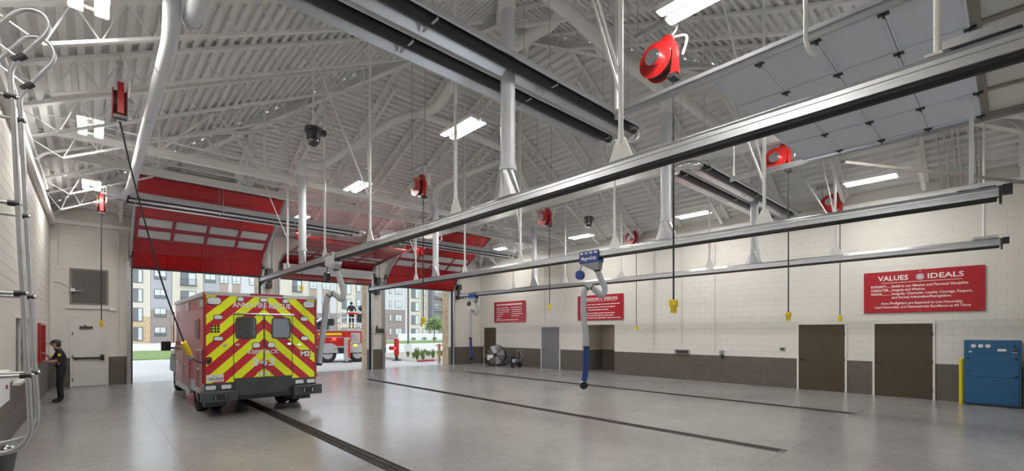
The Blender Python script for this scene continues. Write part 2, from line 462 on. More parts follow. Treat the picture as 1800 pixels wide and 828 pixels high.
def joist(A, B, dep=.62):
    A = Vector(A); B = Vector(B); Ln = (B-A).length
    if Ln < 1.2: return
    d = (B-A)/Ln; dn = Vector((0, 0, -dep)); off = Vector((0, 0, -.03))
    m = MB(); m.bar(A+off, B+off, .15, .05); a2 = A+d*min(.6, Ln*.2)+dn; b2 = B-d*min(.6, Ln*.2)+dn
    m.bar(a2, b2, .09, .045)
    o = m.build('joist', 'steel_white', ceiling)
    wv = MB(); n = max(2, int((b2-a2).length/.62)); p = A+off
    for k in range(n+1):
        q = a2+(b2-a2)*k/n; wv.cyl(p, q, .013, 5)
        p2 = a2+(b2-a2)*(k+.5)/n-dn+off if k < n else B+off
        wv.cyl(q, p2, .013, 5); p = p2
    o2 = wv.build('web', 'steel_white', o, local=True)
for k in range(-6, 7):
    y = 10.72+1.83*k
    if YR+.5 < y < YF-.4:
        zt = min(ZR, zf(y), zb(y))
        joist((XL+.05, y, zl(XL+.05)), (XL+(zt-ZE)/KL-.1, y, zt-.05))
        joist((XR-.05, y, zr_(XR-.05)), (XR-(zt-ZE)/KR+.1, y, zt-.05))
for k in range(-7, 8):
    x = 8.32+1.525*k
    if XL+.6 < x < XR-.5:
        zt = min(ZR, zl(x), zr_(x))
        joist((x, YF-.05, zf(YF-.05)), (x, YF-(zt-ZE)/KF+.1, zt-.05), .5)
        joist((x, YR+.05, zb(YR+.05)), (x, YR+(zt-ZE)/KF-.1, zt-.05), .5)
for a in ((XL, YF, XA), (XL, YR, XA), (XR, YF, XB), (XR, YR, XB)):
    m = MB(); A = Vector((a[0], a[1], ZE-.16)); B = Vector((a[2], YM, ZR-.16))
    for dz, wd, h in ((.13, .18, .02), (0, .02, .26), (-.13, .18, .02)): m.bar(A+Vector((0,0,dz)), B+Vector((0,0,dz)), wd, h)
    m.build('hip_beam', 'steel_white', ceiling)
m = MB(); m.bar((XA, YM, ZR-.16), (XB, YM, ZR-.16), .18, .3); m.build('ridge_beam', 'steel_white', ceiling)
def ibeam(A, B, h, wd, name):
    m = MB(); A = Vector(A); B = Vector(B)
    for dz, w2, hh in ((h/2, wd, .018), (0, .016, h), (-h/2, wd, .018)): m.bar(A+Vector((0,0,dz)), B+Vector((0,0,dz)), w2, hh)
    return m.build(name, 'steel_white', ceiling)
for y in (16.2, 14.37, 7.06, 3.4):
    ib = ibeam((XL+.02, y, 6.40), (XR-.02, y, 6.40), .17, .14, 'tie_beam') if y > 10 else None
    if y > 10:
        m = MB()
        for x in (1.2, 3.6, 6.4, 9.6, 12.6, 15.2):
            zt = roof(x, y)-.1
            m.bar((x, y, 6.45), (x, y, zt), .05)
            for s in (-1, 1): m.bar((x, y, 6.45), (x+s*1.2, y, roof(x+s*1.2, y)-.1), .055)
        m.build('brace', 'steel_white', ceiling)
        MB().bar((XL+.02, y-.9, 6.42), (XR-.02, y-.9, 6.42), .03).build('rod', 'steel_white', ceiling)
ibeam((11.4, 1.0, 6.42), (11.4, YF-.02, 6.42), .40, .16, 'girder')
m = MB()
for y in (4.2, 8.0, 12.0, 16.0, 19.5): m.bar((11.4, y, 6.6), (11.4, y, roof(11.4, y)-.05), .07); m.bar((11.4, y, 6.6), (11.4, y+1.3, roof(11.4, min(y+1.3, YF))-.08), .05)
m.build('brace', 'steel_white', ceiling)
m = MB()
for x in (2.2, 5.4, 12.6):
    for y in (5.0, 9.0):
        m.bar((x, y, roof(x, y)-.6), (x+1.2, y+.9, roof(x+1.2, y+.9)-.1), .05)
m.build('brace', 'steel_white', ceiling)
# ================================================================ DOORS AND WINDOWS (setting)
def seg_path(y, z, angs, L):
    out = [(y, z)]
    for a in angs:
        a = math.radians(a); y -= L*math.cos(a); z += L*math.sin(a); out.append((y, z))
    return out
def overhead(name, X0, X1, path, kinds, panel_mat, rail_mat, glass, hinges=False):
    mid = ((X0+X1)/2, path[0][0], path[0][1])
    root = bpy.data.objects.new(name, None); C.objects.link(root); root.location = mid; struct(root)
    for i, k in enumerate(kinds):
        (ya, za), (yb, zb_) = path[i], path[i+1]
        L = math.hypot(yb-ya, zb_-za); ty, tz = (yb-ya)/L, (zb_-za)/L; ny, nz = (-tz, ty) if ty > 0 else (tz, -ty)
        # n points down/in toward the room
        if nz > 0: ny, nz = -ny, -nz
        P = lambda u, v, h: (u, ya+ty*v+ny*h, za+tz*v+nz*h)
        def bx(m, u0, u1, v0, v1, h0, h1, mi=0):
            c = [P(u, v, h) for h in (h0, h1) for u, v in ((u0, v0), (u1, v0), (u1, v1), (u0, v1))]
            m.add(c, [(0,3,2,1),(4,5,6,7),(0,1,5,4),(1,2,6,5),(2,3,7,6),(3,0,4,7)], mi)
        g = .004; n = 4; wd = (X1-X0-.1)/n
        m = MB()
        if k == 'solid':
            bx(m, X0, X1, g, L-g, -.05, -.002)
            o = m.build('section', panel_mat, root)
            s = MB()
            for q in range(n+1):
                u = X0+.05+q*wd; bx(s, u-.035, u+.035, g, L-g, -.002, .012)
            bx(s, X0, X1, g, .03, -.002, .006); bx(s, X0, X1, L-.03, L-g, -.002, .006)
            s.build('stile', panel_mat, o, local=True)
        else:
            bx(m, X0, X1, g, .09, -.05, 0); bx(m, X0, X1, L-.09, L-g, -.05, 0)
            for q in range(n+1):
                u = X0+.05+q*wd; bx(m, u-.05, u+.05, .09, L-.09, -.05, 0)
            o = m.build('section', rail_mat, root)
            for q in range(n):
                p = MB(); bx(p, X0+.1+q*wd, X0+q*wd+wd, .09, L-.09, -.03, -.02); p.build('pane', glass, o, local=True)
        if hinges:
            h = MB()
            for q in range(n+1):
                u = X0+.08+q*(X1-X0-.16)/n; bx(h, u-.03, u+.03, -.05, .05, 0, .025); bx(h, u-.04, u+.04, -.012, .012, .02, .05)
            h.build('hinge', 'dark_steel', o, local=True)
    return root
def tracks(root, X0, X1, path, floor_z=None, ext=None):
    for s, X in ((-1, X0), (1, X1)):
        pts = [(X+s*.06, y, z) for y, z in path]
        if floor_z is not None: pts = [(X+s*.06, path[0][0], floor_z)]+pts
        if ext: pts.append((X+s*.06, path[-1][0]+ext[0], path[-1][1]+ext[1]))
        m = MB()
        for a, b in zip(pts[:-1], pts[1:]): m.bar(a, b, .05, .07)
        m.build('track', 'galv', root)
LS = .61
slope = seg_path(21.78, 4.30, [58, 42, 33, 31, 31, 31, 31], LS)
flat = seg_path(21.74, 4.30, [90, 32, 6, 6, 6, 6, 6], LS)
FK = ['solid', 'solid', 'glass', 'glass', 'solid', 'solid', 'solid']
for i, (d, path) in enumerate(zip(DOORS, (slope, flat, slope))):
    r = overhead('door_%d' % (i+1), d[0]+.02, d[1]-.02, path, FK, 'red_panel', 'red_rail', 'door_glass')
    tracks(r, d[0]+.02, d[1]-.02, path, .0, (-.5, .5*math.tan(math.radians(31 if i != 1 else 6))))
    m = MB(); y, z = path[0]; m.box(d[0]+.02, d[1]-.02, y-.035, y+.02, z-.06, z); m.build('bottom_seal', 'black_rubber', r)
    m = MB()
    for x in d: m.box(x-.035, x+.035, YF-.012, YF+.05, 0, DH)
    m.build('jamb_seal', 'black_rubber', r)
    m = MB()
    for s, x in ((-1, d[0]), (1, d[1])): m.box(x+(s*.04 if s > 0 else -.13), x+(.13 if s > 0 else -.04), YF-.09, YF-.012, 0, DH+.2)
    m.build('jamb_angle', 'galv', r)
    # torsion shaft and motor drive beside each door head
    xs_ = d[1]+.32
    m = MB(); m.cyl((d[0]-.1, YF-.28, DH+.42), (d[1]+.45, YF-.28, DH+.42), .022, 8); m.build('shaft', 'galv', r)
    for x in (d[0]-.02, d[1]+.05):
        MB().cyl((x-.05, YF-.28, DH+.42), (x+.05, YF-.28, DH+.42), .13, 14).build('drum', 'dark_steel', r)
    m = MB(); m.box(xs_-.12, xs_+.12, YF-.38, YF-.05, DH+.05, DH+.35); m.cyl((xs_, YF-.25, DH-.28), (xs_, YF-.25, DH+.05), .09, 10); m.box(xs_-.09, xs_+.1, YF-.3, YF-.05, DH-.5, DH-.3)
    m.build('operator', 'dark_steel', r, bevel=.01)
m = MB(); m.box(DOORS[1][0]+.05, DOORS[1][1]-.05, 21.42, 21.60, 4.52, 4.92); m.build('spring_cover', 'galv_duct', bpy.data.objects['door_2'])
# open rear door of the middle bay, lying under its tracks
rp = [(-1.55+LS*i, 5.30) for i in range(8)]
def rear_door():
    X0, X1 = DOORS[1][0]+.02, DOORS[1][1]-.02
    r = overhead('door_4', X0, X1, rp, ['solid', 'glass', 'glass', 'solid', 'solid', 'solid', 'solid'], 'grey_panel', 'bronze_rail', 'rear_glass', True)
    for s, X in ((-1, X0), (1, X1)):
        m = MB(); m.bar((X+s*.07, YR, 5.27), (X+s*.07, 4.15, 5.27), .05, .07); m.bar((X+s*.11, YR+.3, 5.33), (X+s*.11, 4.15, 5.33), .05, .05)
        m.build('track', 'alu', r)
        m = MB()
        for y in (.6, 4.1): m.bar((X+s*.11, y, 5.33), (X+s*.11, y, roof(X, y)-.05), .035)
        m.build('track_hanger', 'steel_white', r)
rear_door()
# hinged doors: leaf, frame, hinges, handle
def hinged(name, fn, u0, u1, top, leaf_mat, frame_mat, lever=1, extra=None):
    root = bpy.data.objects.new(name, None); C.objects.link(root); root.location = fn((u0+u1)/2, 0, 0); struct(root)
    def bx(m, a, b, c, d, e, f):
        p = [fn(u, v, h) for h in (e, f) for u, v in ((a, c), (b, c), (b, d), (a, d))]
        m.add(p, [(0,3,2,1),(4,5,6,7),(0,1,5,4),(1,2,6,5),(2,3,7,6),(3,0,4,7)])
    m = MB(); bx(m, u0, u1, .012, top, -.03, .016); m.build('leaf', leaf_mat, root)
    m = MB(); bx(m, u0-.055, u0-.003, 0, top+.055, -.05, .032); bx(m, u1+.003, u1+.055, 0, top+.055, -.05, .032); bx(m, u0-.003, u1+.003, top+.003, top+.055, -.05, .032)
    m.build('frame', frame_mat, root)
    hu = u1-.01 if lever > 0 else u0+.01
    for z in (.25, 1.05, 1.85):
        m = MB(); m.cyl(fn(hu+lever*.008, z-.05, .035), fn(hu+lever*.008, z+.05, .035), .014, 8); m.build('hinge', 'dark_steel', root)
    if extra: extra(bx, root)
    else:
        ku = u0+.08 if lever > 0 else u1-.08
        m = MB(); m.cyl(fn(ku, 1.0, .016), fn(ku, 1.0, .07), .028, 10); m.tube([fn(ku, 1.0, .06), fn(ku+lever*.13, 1.0, .06)], .011, 8); m.build('lever_handle', 'black_plastic', root)
    return root
fr = lambda u, v, h: (XR-PROUD-h, -u, v)
for i, (a, b, c, s) in enumerate(RD):
    hinged('door_%d' % (5+i), fr, -b, -a, DTOP, 'door_brown' if c == 'brown' else 'door_grey', 'jamb_white', 1 if i else -1)
def bar_door(bx, root):
    u0, u1 = FDoor
    m = MB(); bx(m, u0+.06, u1-.06, .96, 1.02, .03, .075); m.build('push_bar', 'black_plastic', root)
    m = MB(); bx(m, u1-.16, u1-.06, .90, 1.10, .016, .10); bx(m, u0+.03, u0+.10, .95, 1.03, .016, .07); m.build('latch_case', 'black_plastic', root)
    m = MB(); bx(m, u0+.18, u0+.52, 2.03, 2.10, .016, .075); bx(m, u0+.30, u0+.34, 2.1, 2.16, .03, .06); m.build('door_closer', 'dark_steel', root)
hinged('door_9', lambda u, v, h: (u, YF-PROUD-h, v), FDoor[0], FDoor[1], 2.14, 'door_white', 'jamb_white', -1, bar_door)
# high screened opening over that door
def win_frame(name, fn, u0, u1, v0, v1, fm, wd=.06):
    root = bpy.data.objects.new(name, None); C.objects.link(root); root.location = fn((u0+u1)/2, v0, 0); struct(root)
    def bx(m, a, b, c, d, e, f):
        p = [fn(u, v, h) for h in (e, f) for u, v in ((a, c), (b, c), (b, d), (a, d))]
        m.add(p, [(0,3,2,1),(4,5,6,7),(0,1,5,4),(1,2,6,5),(2,3,7,6),(3,0,4,7)])
    m = MB(); bx(m, u0, u0+wd, v0, v1, -.04, .03); bx(m, u1-wd, u1, v0, v1, -.04, .03); bx(m, u0+wd, u1-wd, v0, v0+wd, -.04, .03); bx(m, u0+wd, u1-wd, v1-wd, v1, -.04, .03)
    m.build('window_frame', fm, root)
    return root, bx
ff = lambda u, v, h: (u, YF-h, v)
r, bx = win_frame('window_2', ff, *FWin, 'bronze_rail')
m = MB(); bx(m, FWin[0]+.06, FWin[1]-.06, FWin[2]+.06, FWin[3]-.06, .004, .012); m.build('screen', 'mesh_dark', r)
m = MB(); bx(m, FWin[0]-.1, FWin[1]+.1, FWin[2]-.14, FWin[2]-.005, .0, .07); m.build('window_sill', 'jamb_white', r)
fl = lambda u, v, h: (XL+h, u, v)
r, bx = win_frame('window_1', fl, *LW, 'jamb_white', .07)
n = 4; wd = (LW[1]-LW[0]-.14)/n
m = MB()
for k in range(1, n): u = LW[0]+.07+wd*k; bx(m, u-.03, u+.03, LW[2]+.07, LW[3]-.07, -.04, .015)
m.build('mullion', 'jamb_white', r)
for k in range(n):
    m = MB(); bx(m, LW[0]+.07+wd*k+.03, LW[0]+.07+wd*(k+1)-.03, LW[2]+.07, LW[3]-.07, -.02, -.012); m.build('pane', 'office_glass', r)
m = MB(); bx(m, LW[0]-.1, LW[1]+.1, LW[2]-.05, LW[2], .0, .10); m.build('window_sill', 'jamb_white', r)
# office behind that window
m = MB()
m.box(XL-3.2, XL-3.1, 10.5, 18.5, 0, 3); m.box(XL-3.1, XL-.3, 10.4, 10.5, 0, 3); m.box(XL-3.1, XL-.3, 18.5, 18.6, 0, 3); m.box(XL-3.1, XL-.3, 10.5, 18.5, 2.9, 3); m.box(XL-3.1, XL-.3, 10.5, 18.5, -.05, 0)
struct(m.build('wall_office', 'beige_wall'))
# steel posts of the front wall piers
for i, (a, b) in enumerate(((DOORS[0][1], DOORS[1][0]), (DOORS[1][1], DOORS[2][0]))):
    m = MB()
    for x in (a+.30, b-.28): m.tube([(x, YF-.10, DH-.2), (x, YF-.10, 6.4)], .03, 8)
    struct(m.build('trim_%d' % (4+i), 'steel_white'))
# ================================================================ OVERHEAD EQUIPMENT
# ---- LED lights, a grid of four rows
LX = [-.05, 5.78, 10.55, 16.3]; LY = [18.25, 13.1, 7.85, 2.65]; LZ = 6.22
hm = MB(); 
for s in (-1, 1): hm.box(s*.13-.075, s*.13+.075, -.56, .56, .012, .09)
hm.box(-.06, .06, -.12, .12, .03, .12); hm.box(-.055, .055, -.5, -.46, .03, .06); hm.box(-.055, .055, .46, .5, .03, .06)
hm = hm.mesh('housing'); hm.materials.append(M('steel_white'))
tm = MB().box(-.06, .06, -.54, .54, 0, .012).mesh('led_tube'); tm.materials.append(M('lamp'))
rowname = ['in the left wall row', 'in the row left of centre', 'in the row right of centre', 'in the row by the red signs']
order = ['closest to the front wall', 'second from the front wall', 'third from the front wall', 'farthest from the front wall']
for i, x0_ in enumerate(LX):
    for j, y0_ in enumerate(LY):
        x, y, LZ = (x0_, y0_, 6.22) if i < 3 else (15.6, 18.1, 6.22) if j == 0 else (x0_*.937, y0_*.937, 5.95)
        t = thing('ceiling_light', (x, y, LZ), 'LED light %s, %s' % (rowname[i], order[j]), 'light', 'LED lights under the roof')
        o = link('housing', hm, t, local=True)
        for s in (-1, 1): q = link('led_tube', tm, t, local=True); q.location = (s*.13, 0, 0)
        for s in (-.5, .5): MB().cyl((x, y+s, LZ+.09), (x, y+s, roof(x, y+s)-.0), .006, 5).build('hanger_wire', 'steel_white', t)
# ---- exhaust rails
RX = [4.6, 9.3, 14.5]; RZ = 3.74
RY = [(-.1, 18.75), (.08, 19.7), (.10, 19.85)]
rail_lab = ['aluminium exhaust rail nearest the camera, running out above the ambulance', 'middle aluminium exhaust rail carrying the blue lettered hose trolley', 'aluminium exhaust rail farthest right, in front of the red wall signs']
HY = [.35, 3.1, 6.45, 9.75, 12.5, 15.7]
for i, x in enumerate(RX):
    y0, y1 = RY[i]
    t = thing('exhaust_rail', (x, (y0+y1)/2, RZ), rail_lab[i], 'rail', 'vehicle exhaust rails')
    pf = [(-.055, .05), (-.075, .055), (-.075, .095), (-.066, .10), (-.066, .125), (-.075, .13), (-.075, .165), (-.06, .175), (-.05, .205), (-.035, .215),
          (.035, .215), (.05, .205), (.06, .175), (.075, .165), (.075, .13), (.066, .125), (.066, .10), (.075, .095), (.075, .055), (.055, .05)]
    MB().prism(pf, lambda u, v, h: (x+u, h, RZ+v), y0, y1).build('profile', 'alu', t)
    MB().prism([(-.055, .055), (-.062, .02), (-.02, .0), (.02, .0), (.062, .02), (.055, .055)], lambda u, v, h: (x+u, h, RZ+v), y0+.02, y1-.02).build('rubber_seal', 'black_rubber', t)
    for ya in (y0-.03, y1): MB().box(x-.085, x+.085, ya, ya+.03, RZ-.03, RZ+.20).build('end_cap', 'black_plastic', t)
    m = MB(); m.box(x-.08, x+.06, y0+.03, y0+.42, RZ+.217, RZ+.28); m.build('control_box', 'galv', t)
    MB().box(x-.05, x+.05, y0-.13, y0-.032, RZ+.08, RZ+.22).build('motor', 'black_plastic', t)
    if i == 0:
        m = MB(); m.tube(smooth([(x, y1+.02, RZ+.1), (x, y1+.12, RZ+.03), (x, y1+.10, RZ-.07), (x, y1, RZ-.08)]), .025, 8); m.build('bumper_stop', 'black_rubber', t)
    else:
        MB().tube([(x-.05, y1-.5, RZ), (x-.05, y1-.45, RZ-.12)], .02, 6).build('bumper_stop', 'black_rubber', t); MB().tube([(x, y1-.2, RZ), (x, y1-.2, RZ-.1)], .03, 6).build('bumper_stop', 'black_rubber', t)
    for k, y in enumerate(HY):
        if y < y0+.2: continue
        zt = roof(x, y)-.02
        h = MB(); h.cyl((x, y, RZ+.22 if k == 0 else RZ+.42), (x, y, zt), .024 if k == 0 else .03, 8)
        if k: h.prism([(-.17, .0), (.17, .0), (.05, .27), (-.05, .27)], lambda u, v, q: (x+q, y+u, RZ+.205+v), -.012, .012)
        else: h.box(x-.05, x+.05, y-.07, y+.07, RZ+.212, RZ+.235)
        o = h.build('hanger', 'steel_white', t)
        if k in (1, 3, 5):
            MB().cyl((x, y, 4.9), (x-1.3, y+.4, roof(x-1.3, y+.4)), .018, 6).build('sway_brace', 'steel_white', o, local=True); MB().cyl((x, y, 4.7), (x+.5, y+1.5, roof(x+.5, y+1.5)), .018, 6).build('sway_brace', 'steel_white', o, local=True)
# ---- exhaust ducts down to the rails
def flare(m, x, y, ztop, r):
    n = 12; top = [(x+r*math.cos(2*math.pi*k/n), y+r*math.sin(2*math.pi*k/n), ztop) for k in range(n)]
    bot = [(x+.06*(1 if math.cos(2*math.pi*k/n) > 0 else -1)*min(1, abs(math.cos(2*math.pi*k/n))*1.4), y+.26*math.sin(2*math.pi*k/n), RZ+.212) for k in range(n)]
    m.add(top+bot, [(k, (k+1) % n, n+(k+1) % n, n+k) for k in range(n)], 0, False)
DYR, DYF = 5.1, 14.3
t = thing('exhaust_duct', (8.0, DYF, 6.9), 'white round exhaust ductwork branching under the front roof slope', 'duct')
r = .11
def droppart(t, x, y, ztop, zb_=4.36):
    m = MB(); m.tube([(x, y, zb_), (x, y, ztop)], r, 16); m.tube([(x, y, zb_-.02), (x, y, zb_+.05)], r+.02, 16); m.build('drop', 'galv_duct', t)
    m = MB(); flare(m, x, y, zb_, r); m.build('transition', 'galv', t)
for x in RX: droppart(t, x, DYF, 6.6)
AP = (7.6, 12.6, 8.85)
MB().tube(elbow([(RX[0], DYF, 6.58), (RX[0], DYF, 7.0), (5.15, DYF, 7.0), (7.0, 12.9, 8.6), AP], .3), r+.01, 14).build('branch', 'steel_white', t)
MB().tube(elbow([AP, (8.6, 12.4, 8.75), (11.2, 12.4, 8.55), (13.3, 13.4, 7.6), (RX[2], DYF, 7.0), (RX[2], DYF, 6.58)], .3), r+.03, 14).build('branch', 'steel_white', t)
MB().tube(elbow([(RX[1], DYF, 6.58), (RX[1], DYF, 7.2), (9.6, 13.9, 7.5), (11.4, 12.6, 8.4)], .3), r+.01, 14).build('branch', 'steel_white', t)
MB().tube(elbow([AP, (8.0, 12.2, 9.0), (8.1, 11.3, 9.65), (8.5, 10.2, 9.75), (8.7, 8.4, 9.9)], .3), r+.05, 14).build('trunk', 'steel_white', t)
MB().tube(elbow([(8.7, 8.4, 9.9), (8.75, 7.9, 9.9), (8.8, 7.7, 10.5)], .25), r+.05, 14).build('trunk', 'steel_white', t)
t = thing('exhaust_duct', (8.0, DYR, 6.9), 'white round exhaust ductwork with drops onto the rails near the big heater', 'duct')
droppart(t, RX[0], DYR, 6.75); droppart(t, RX[1], DYR, 6.75); droppart(t, RX[2], DYR, 6.6)
MB().tube(elbow([(RX[0], DYR, 6.73), (RX[0], DYR, 7.5), (6.6, 5.4, 7.7), (8.3, 5.6, 7.75)], .3), r+.01, 14).build('branch', 'steel_white', t)
MB().tube(elbow([(RX[1], DYR, 6.73), (RX[1], DYR, 7.15), (8.9, 5.25, 7.4), (8.3, 5.6, 7.75)], .3), r+.02, 14).build('branch', 'steel_white', t)
MB().tube(elbow([(RX[2], DYR, 6.58), (RX[2], DYR, 6.9), (12.6, 5.3, 7.5), (10.2, 5.6, 7.85), (8.3, 5.6, 7.75)], .3), r+.02, 14).build('branch', 'steel_white', t)
MB().tube(elbow([(8.3, 5.6, 7.75), (8.4, 6.2, 8.3), (8.6, 6.6, 9.3)], .3), r+.04, 14).build('trunk', 'steel_white', t)
# ---- hose trolleys
def at_depth(px, py, d):
    r_ = ray(px); return (r_[0]*d, r_[1]*d, CAM_H+(HOR-py)/F_PX*d)
def trolley(x, y, lab, body_mat, path, nb, rad, letters=None, grp='exhaust hose trolleys'):
    t = thing('exhaust_hose_trolley', (x, y, RZ), lab, 'exhaust hose', grp)
    d = x*SN+y*CS
    m = MB(); m.box(x-.10, x+.10, y-.30, y+.30, RZ-.09, RZ-.015)
    m.box(x-.11, x-.082, y-.30, y+.30, RZ-.09, RZ+.22); m.box(x+.082, x+.11, y-.30, y+.30, RZ-.09, RZ+.22)
    o = m.build('carriage', body_mat, t, bevel=.008)
    for k in range(4):
        q = MB(); q.box(x-.122, x-.11, y+.22-.145*k-.05, y+.22-.145*k+.04, RZ+.14, RZ+.19); q.build('roller_plate', 'galv', o, local=True)
    if letters: text(letters, 'lettering', 'white_print', t, lambda u, v, h: (x-.111-h, y-u, RZ+.03+v), .12, .46, .02)
    m = MB(); ye = path[0]
    p0 = Vector(at_depth(*path[0], d))
    n = 12
    top = [(x-.10, y+.28), (x+.10, y+.28), (x+.10, y-.28), (x-.10, y-.28)]
    m.add([(a, b, RZ-.09) for a, b in top]+[(p0.x+(a-x)*.75, p0.y+(b-y)*.30, p0.z) for a, b in top], [(k, (k+1) % 4, 4+(k+1) % 4, 4+k) for k in range(4)])
    m.build('funnel', 'galv', t)
    P = smooth([at_depth(*p, d) for p in path[:nb]], 6)
    q = MB(); q.tube(P, rad, 12); q.build('hose', 'hose_grey', t)
    a = Vector(P[0])
    for cp_ in ([a-Vector((0,0,.04)), a+Vector((0,0,.02))], P[-2:], P[int(len(P)*.48):int(len(P)*.48)+2], P[int(len(P)*.58):int(len(P)*.58)+2]): MB().tube(cp_, rad*1.12, 12).build('clamp', 'black_rubber', t)
    if nb < len(path):
        P2 = smooth([at_depth(*p, d) for p in path[nb-1:]], 4)
        q = MB(); q.tube(P2[:-1], rad*1.0, 12); q.build('lower_hose', 'hose_blue', t)
        e = P2[-1]; q = MB(); dr = Vector((-SN*.9, -CS*.9, -.3)).normalized()
        q.tube([Vector(P2[-2]), e], rad*.9, 12); q.tube([e, e+dr*.12], rad*1.15, 14); q.build('nozzle', 'galv', t)
        q = MB(); q.tube([e+dr*.11, e+dr*.135], [rad*1.35, rad*1.35], 16); q.tube([e+dr*.13, e+dr*.14], rad*.8, 12, 1); q.build('nozzle_seal', 'black_rubber', t)
    b = Vector((x-.05, y+.32, RZ-.36)); q = MB(); q.cyl(b+Vector((-.05,0,0)), b+Vector((.05,0,0)), .12, 16); q.cyl(b+Vector((0,0,.1)), (b.x, b.y-.06, RZ-.09), .012, 6); q.build('balancer', body_mat if letters else 'black_plastic', t)
    return t
trolley(RX[0], 11.9, 'exhaust hose trolley with grey hose hooked to the ambulance side', 'galv_duct',
        [(592, 474), (596, 486), (601, 501), (604, 516), (600, 526), (592, 520), (585, 516), (578, 519), (574, 528), (572, 552), (567, 588), (563, 618), (560, 642)], 13, .075)
trolley(RX[1], 7.15, 'blue lettered exhaust hose trolley with grey and blue hose hanging mid-room', 'trolley_blue',
        [(1050, 475), (1056, 490), (1063, 507), (1058, 519), (1047, 511), (1039, 504), (1030, 507), (1026, 520), (1026, 555), (1030, 589), (1031, 612), (1030, 640), (1028, 662), (1025, 674)], 11, .075, 'MagneGrip')
trolley(RX[2], 18.75, 'small blue exhaust hose trolley hanging near the front wall corner', 'trolley_blue',
        [(836, 531), (840, 541), (840, 550), (836, 553), (832, 547), (828, 547), (827, 558), (827, 577), (827, 596), (828, 612), (829, 623), (829, 629)], 9, .075)
# ---- hose reels with hanging cords
REELZ = 5.9
def reel(x, y, lab, zend, face=-1, cord=True, z=REELZ):
    t = thing('cord_reel', (x, y, z), lab, 'cord reel', 'red cord reels')
    for q in (-.10, .085): MB().cyl((x+q, y, z), (x+q+.015, y, z), .25, 28).build('flange', 'reel_red', t)
    m = MB(); m.cyl((x-.085, y, z), (x+.085, y, z), .21, 24); m.build('wound_cord', 'black_rubber', t)
    m = MB(); m.cyl((x+face*.10, y, z+.02), (x+face*.17, y, z+.02), .115, 24); m.cyl((x+face*.17, y, z+.02), (x+face*.19, y, z+.02), .09, 24); m.build('spring_hub', 'chrome', t)
    m = MB(); m.prism([(-.31, -.26), (-.20, -.30), (-.235, -.10), (-.245, .05), (-.20, .16), (-.05, .255), (-.10, .33), (-.22, .30), (-.30, .12)], lambda u, v, h: (x+h, y+u, z+v), -.035, .05); m.build('guide_arm', 'reel_red', t)
    m = MB(); m.box(x-.09, x+.09, y-.30, y-.19, z-.345, z-.29); m.build('guide_rollers', 'black_plastic', t)
    zt = roof(x, y)
    m = MB(); m.box(x-.04, x+.04, y-.38, y+.38, z+.52, z+.58); m.build('mounting_strut', 'galv', t)
    for s in (-.22, .22): MB().tube([(x, y+s*.9, z+.1), (x, y+s, z+.52)], .014, 6).build('strap', 'galv', t)
    for s in (-.34, .34): MB().cyl((x, y+s, z+.58), (x, y+s, roof(x, y+s)), .010, 6).build('rod', 'galv', t)
    MB().tube(smooth([(x+.03, y-.1, z+.56), (x+.05, y-.26, z+.45), (x+.04, y-.22, z+.34), (x+.02, y-.02, z+.28)]), .018, 8).build('supply_hose', 'white_print', t); MB().tube(smooth([(x+.06, y-.16, z+.32), (x+.12, y-.38, z+.27), (x+.11, y-.33, z+.02)]), .018, 8).build('supply_hose', 'white_print', t)
    if cord:
        yc = y-.245
        m = MB(); m.tube([(x, yc, z-.33), (x, yc, zend+.16)], .013, 8); m.build('cord', 'black_rubber', t)
        m = MB(); m.cyl((x, yc, zend-.03), (x, yc, zend+.06), .045, 12); m.box(x-.05, x+.05, yc-.05, yc+.05, zend+.06, zend+.16); m.build('connector', 'yellow', t, bevel=.012)
    return t
reel(6.15, 3.5, 'largest red cord reel with silver hub, hanging before the grey overhead door', 2.22)
reel(6.6, 11.0, 'red cord reel hanging between the first two bays above the near rail', 2.15)
reel(6.2, 19.6, 'red cord reel high by the second red door', 3.6)
reel(11.65, 19.4, 'red cord reel hanging by the third red door', 2.2)
reel(11.65, 11.0, 'red cord reel above the middle rail, beside the far black dome camera', 2.7)
reel(16.95, 10.9, 'small red cord reel behind the rails, over the vent on the wall', 2.0)
reel(11.65, 3.62, 'red cord reel hanging just beside the edge of the grey overhead door', 2.2)
reel(16.85, 3.72, 'red cord reel hanging above the wall doors beside the tube heater', 2.26)
reel(.17, 19.2, 'red cord reel in the front left corner, its cord hanging over the white door', 2.1)
t = reel(.33, 10.5, 'red cord reel at the left whose cord runs down to the ambulance', 0, 1, False)
P = smooth([(.33, 10.42, 5.57), (.55, 10.65, 4.55), (.98, 11.2, 2.9), (1.38, 11.65, 1.72), (1.45, 11.75, 1.52)], 8)
MB().tube(P, .014, 8).build('cord', 'black_rubber', t)
m = MB(); m.ball((.60, 10.72, 4.35), .035, 8, 6); m.build('cord_stop', 'black_rubber', t)
m = MB(); m.cyl((1.38, 11.65, 1.70), (1.50, 11.80, 1.44), .055, 12); m.build('connector', 'yellow', t)
MB().cyl((1.50, 11.80, 1.44), (1.545, 11.85, 1.36), .05, 12).build('plug', 'galv', t)
MB().tube(smooth([(1.545, 11.85, 1.36), (1.64, 11.88, 1.27), (1.78, 11.9, 1.25), (1.92, 11.96, 1.34)]), .014, 8).build('lead', 'black_rubber', t)
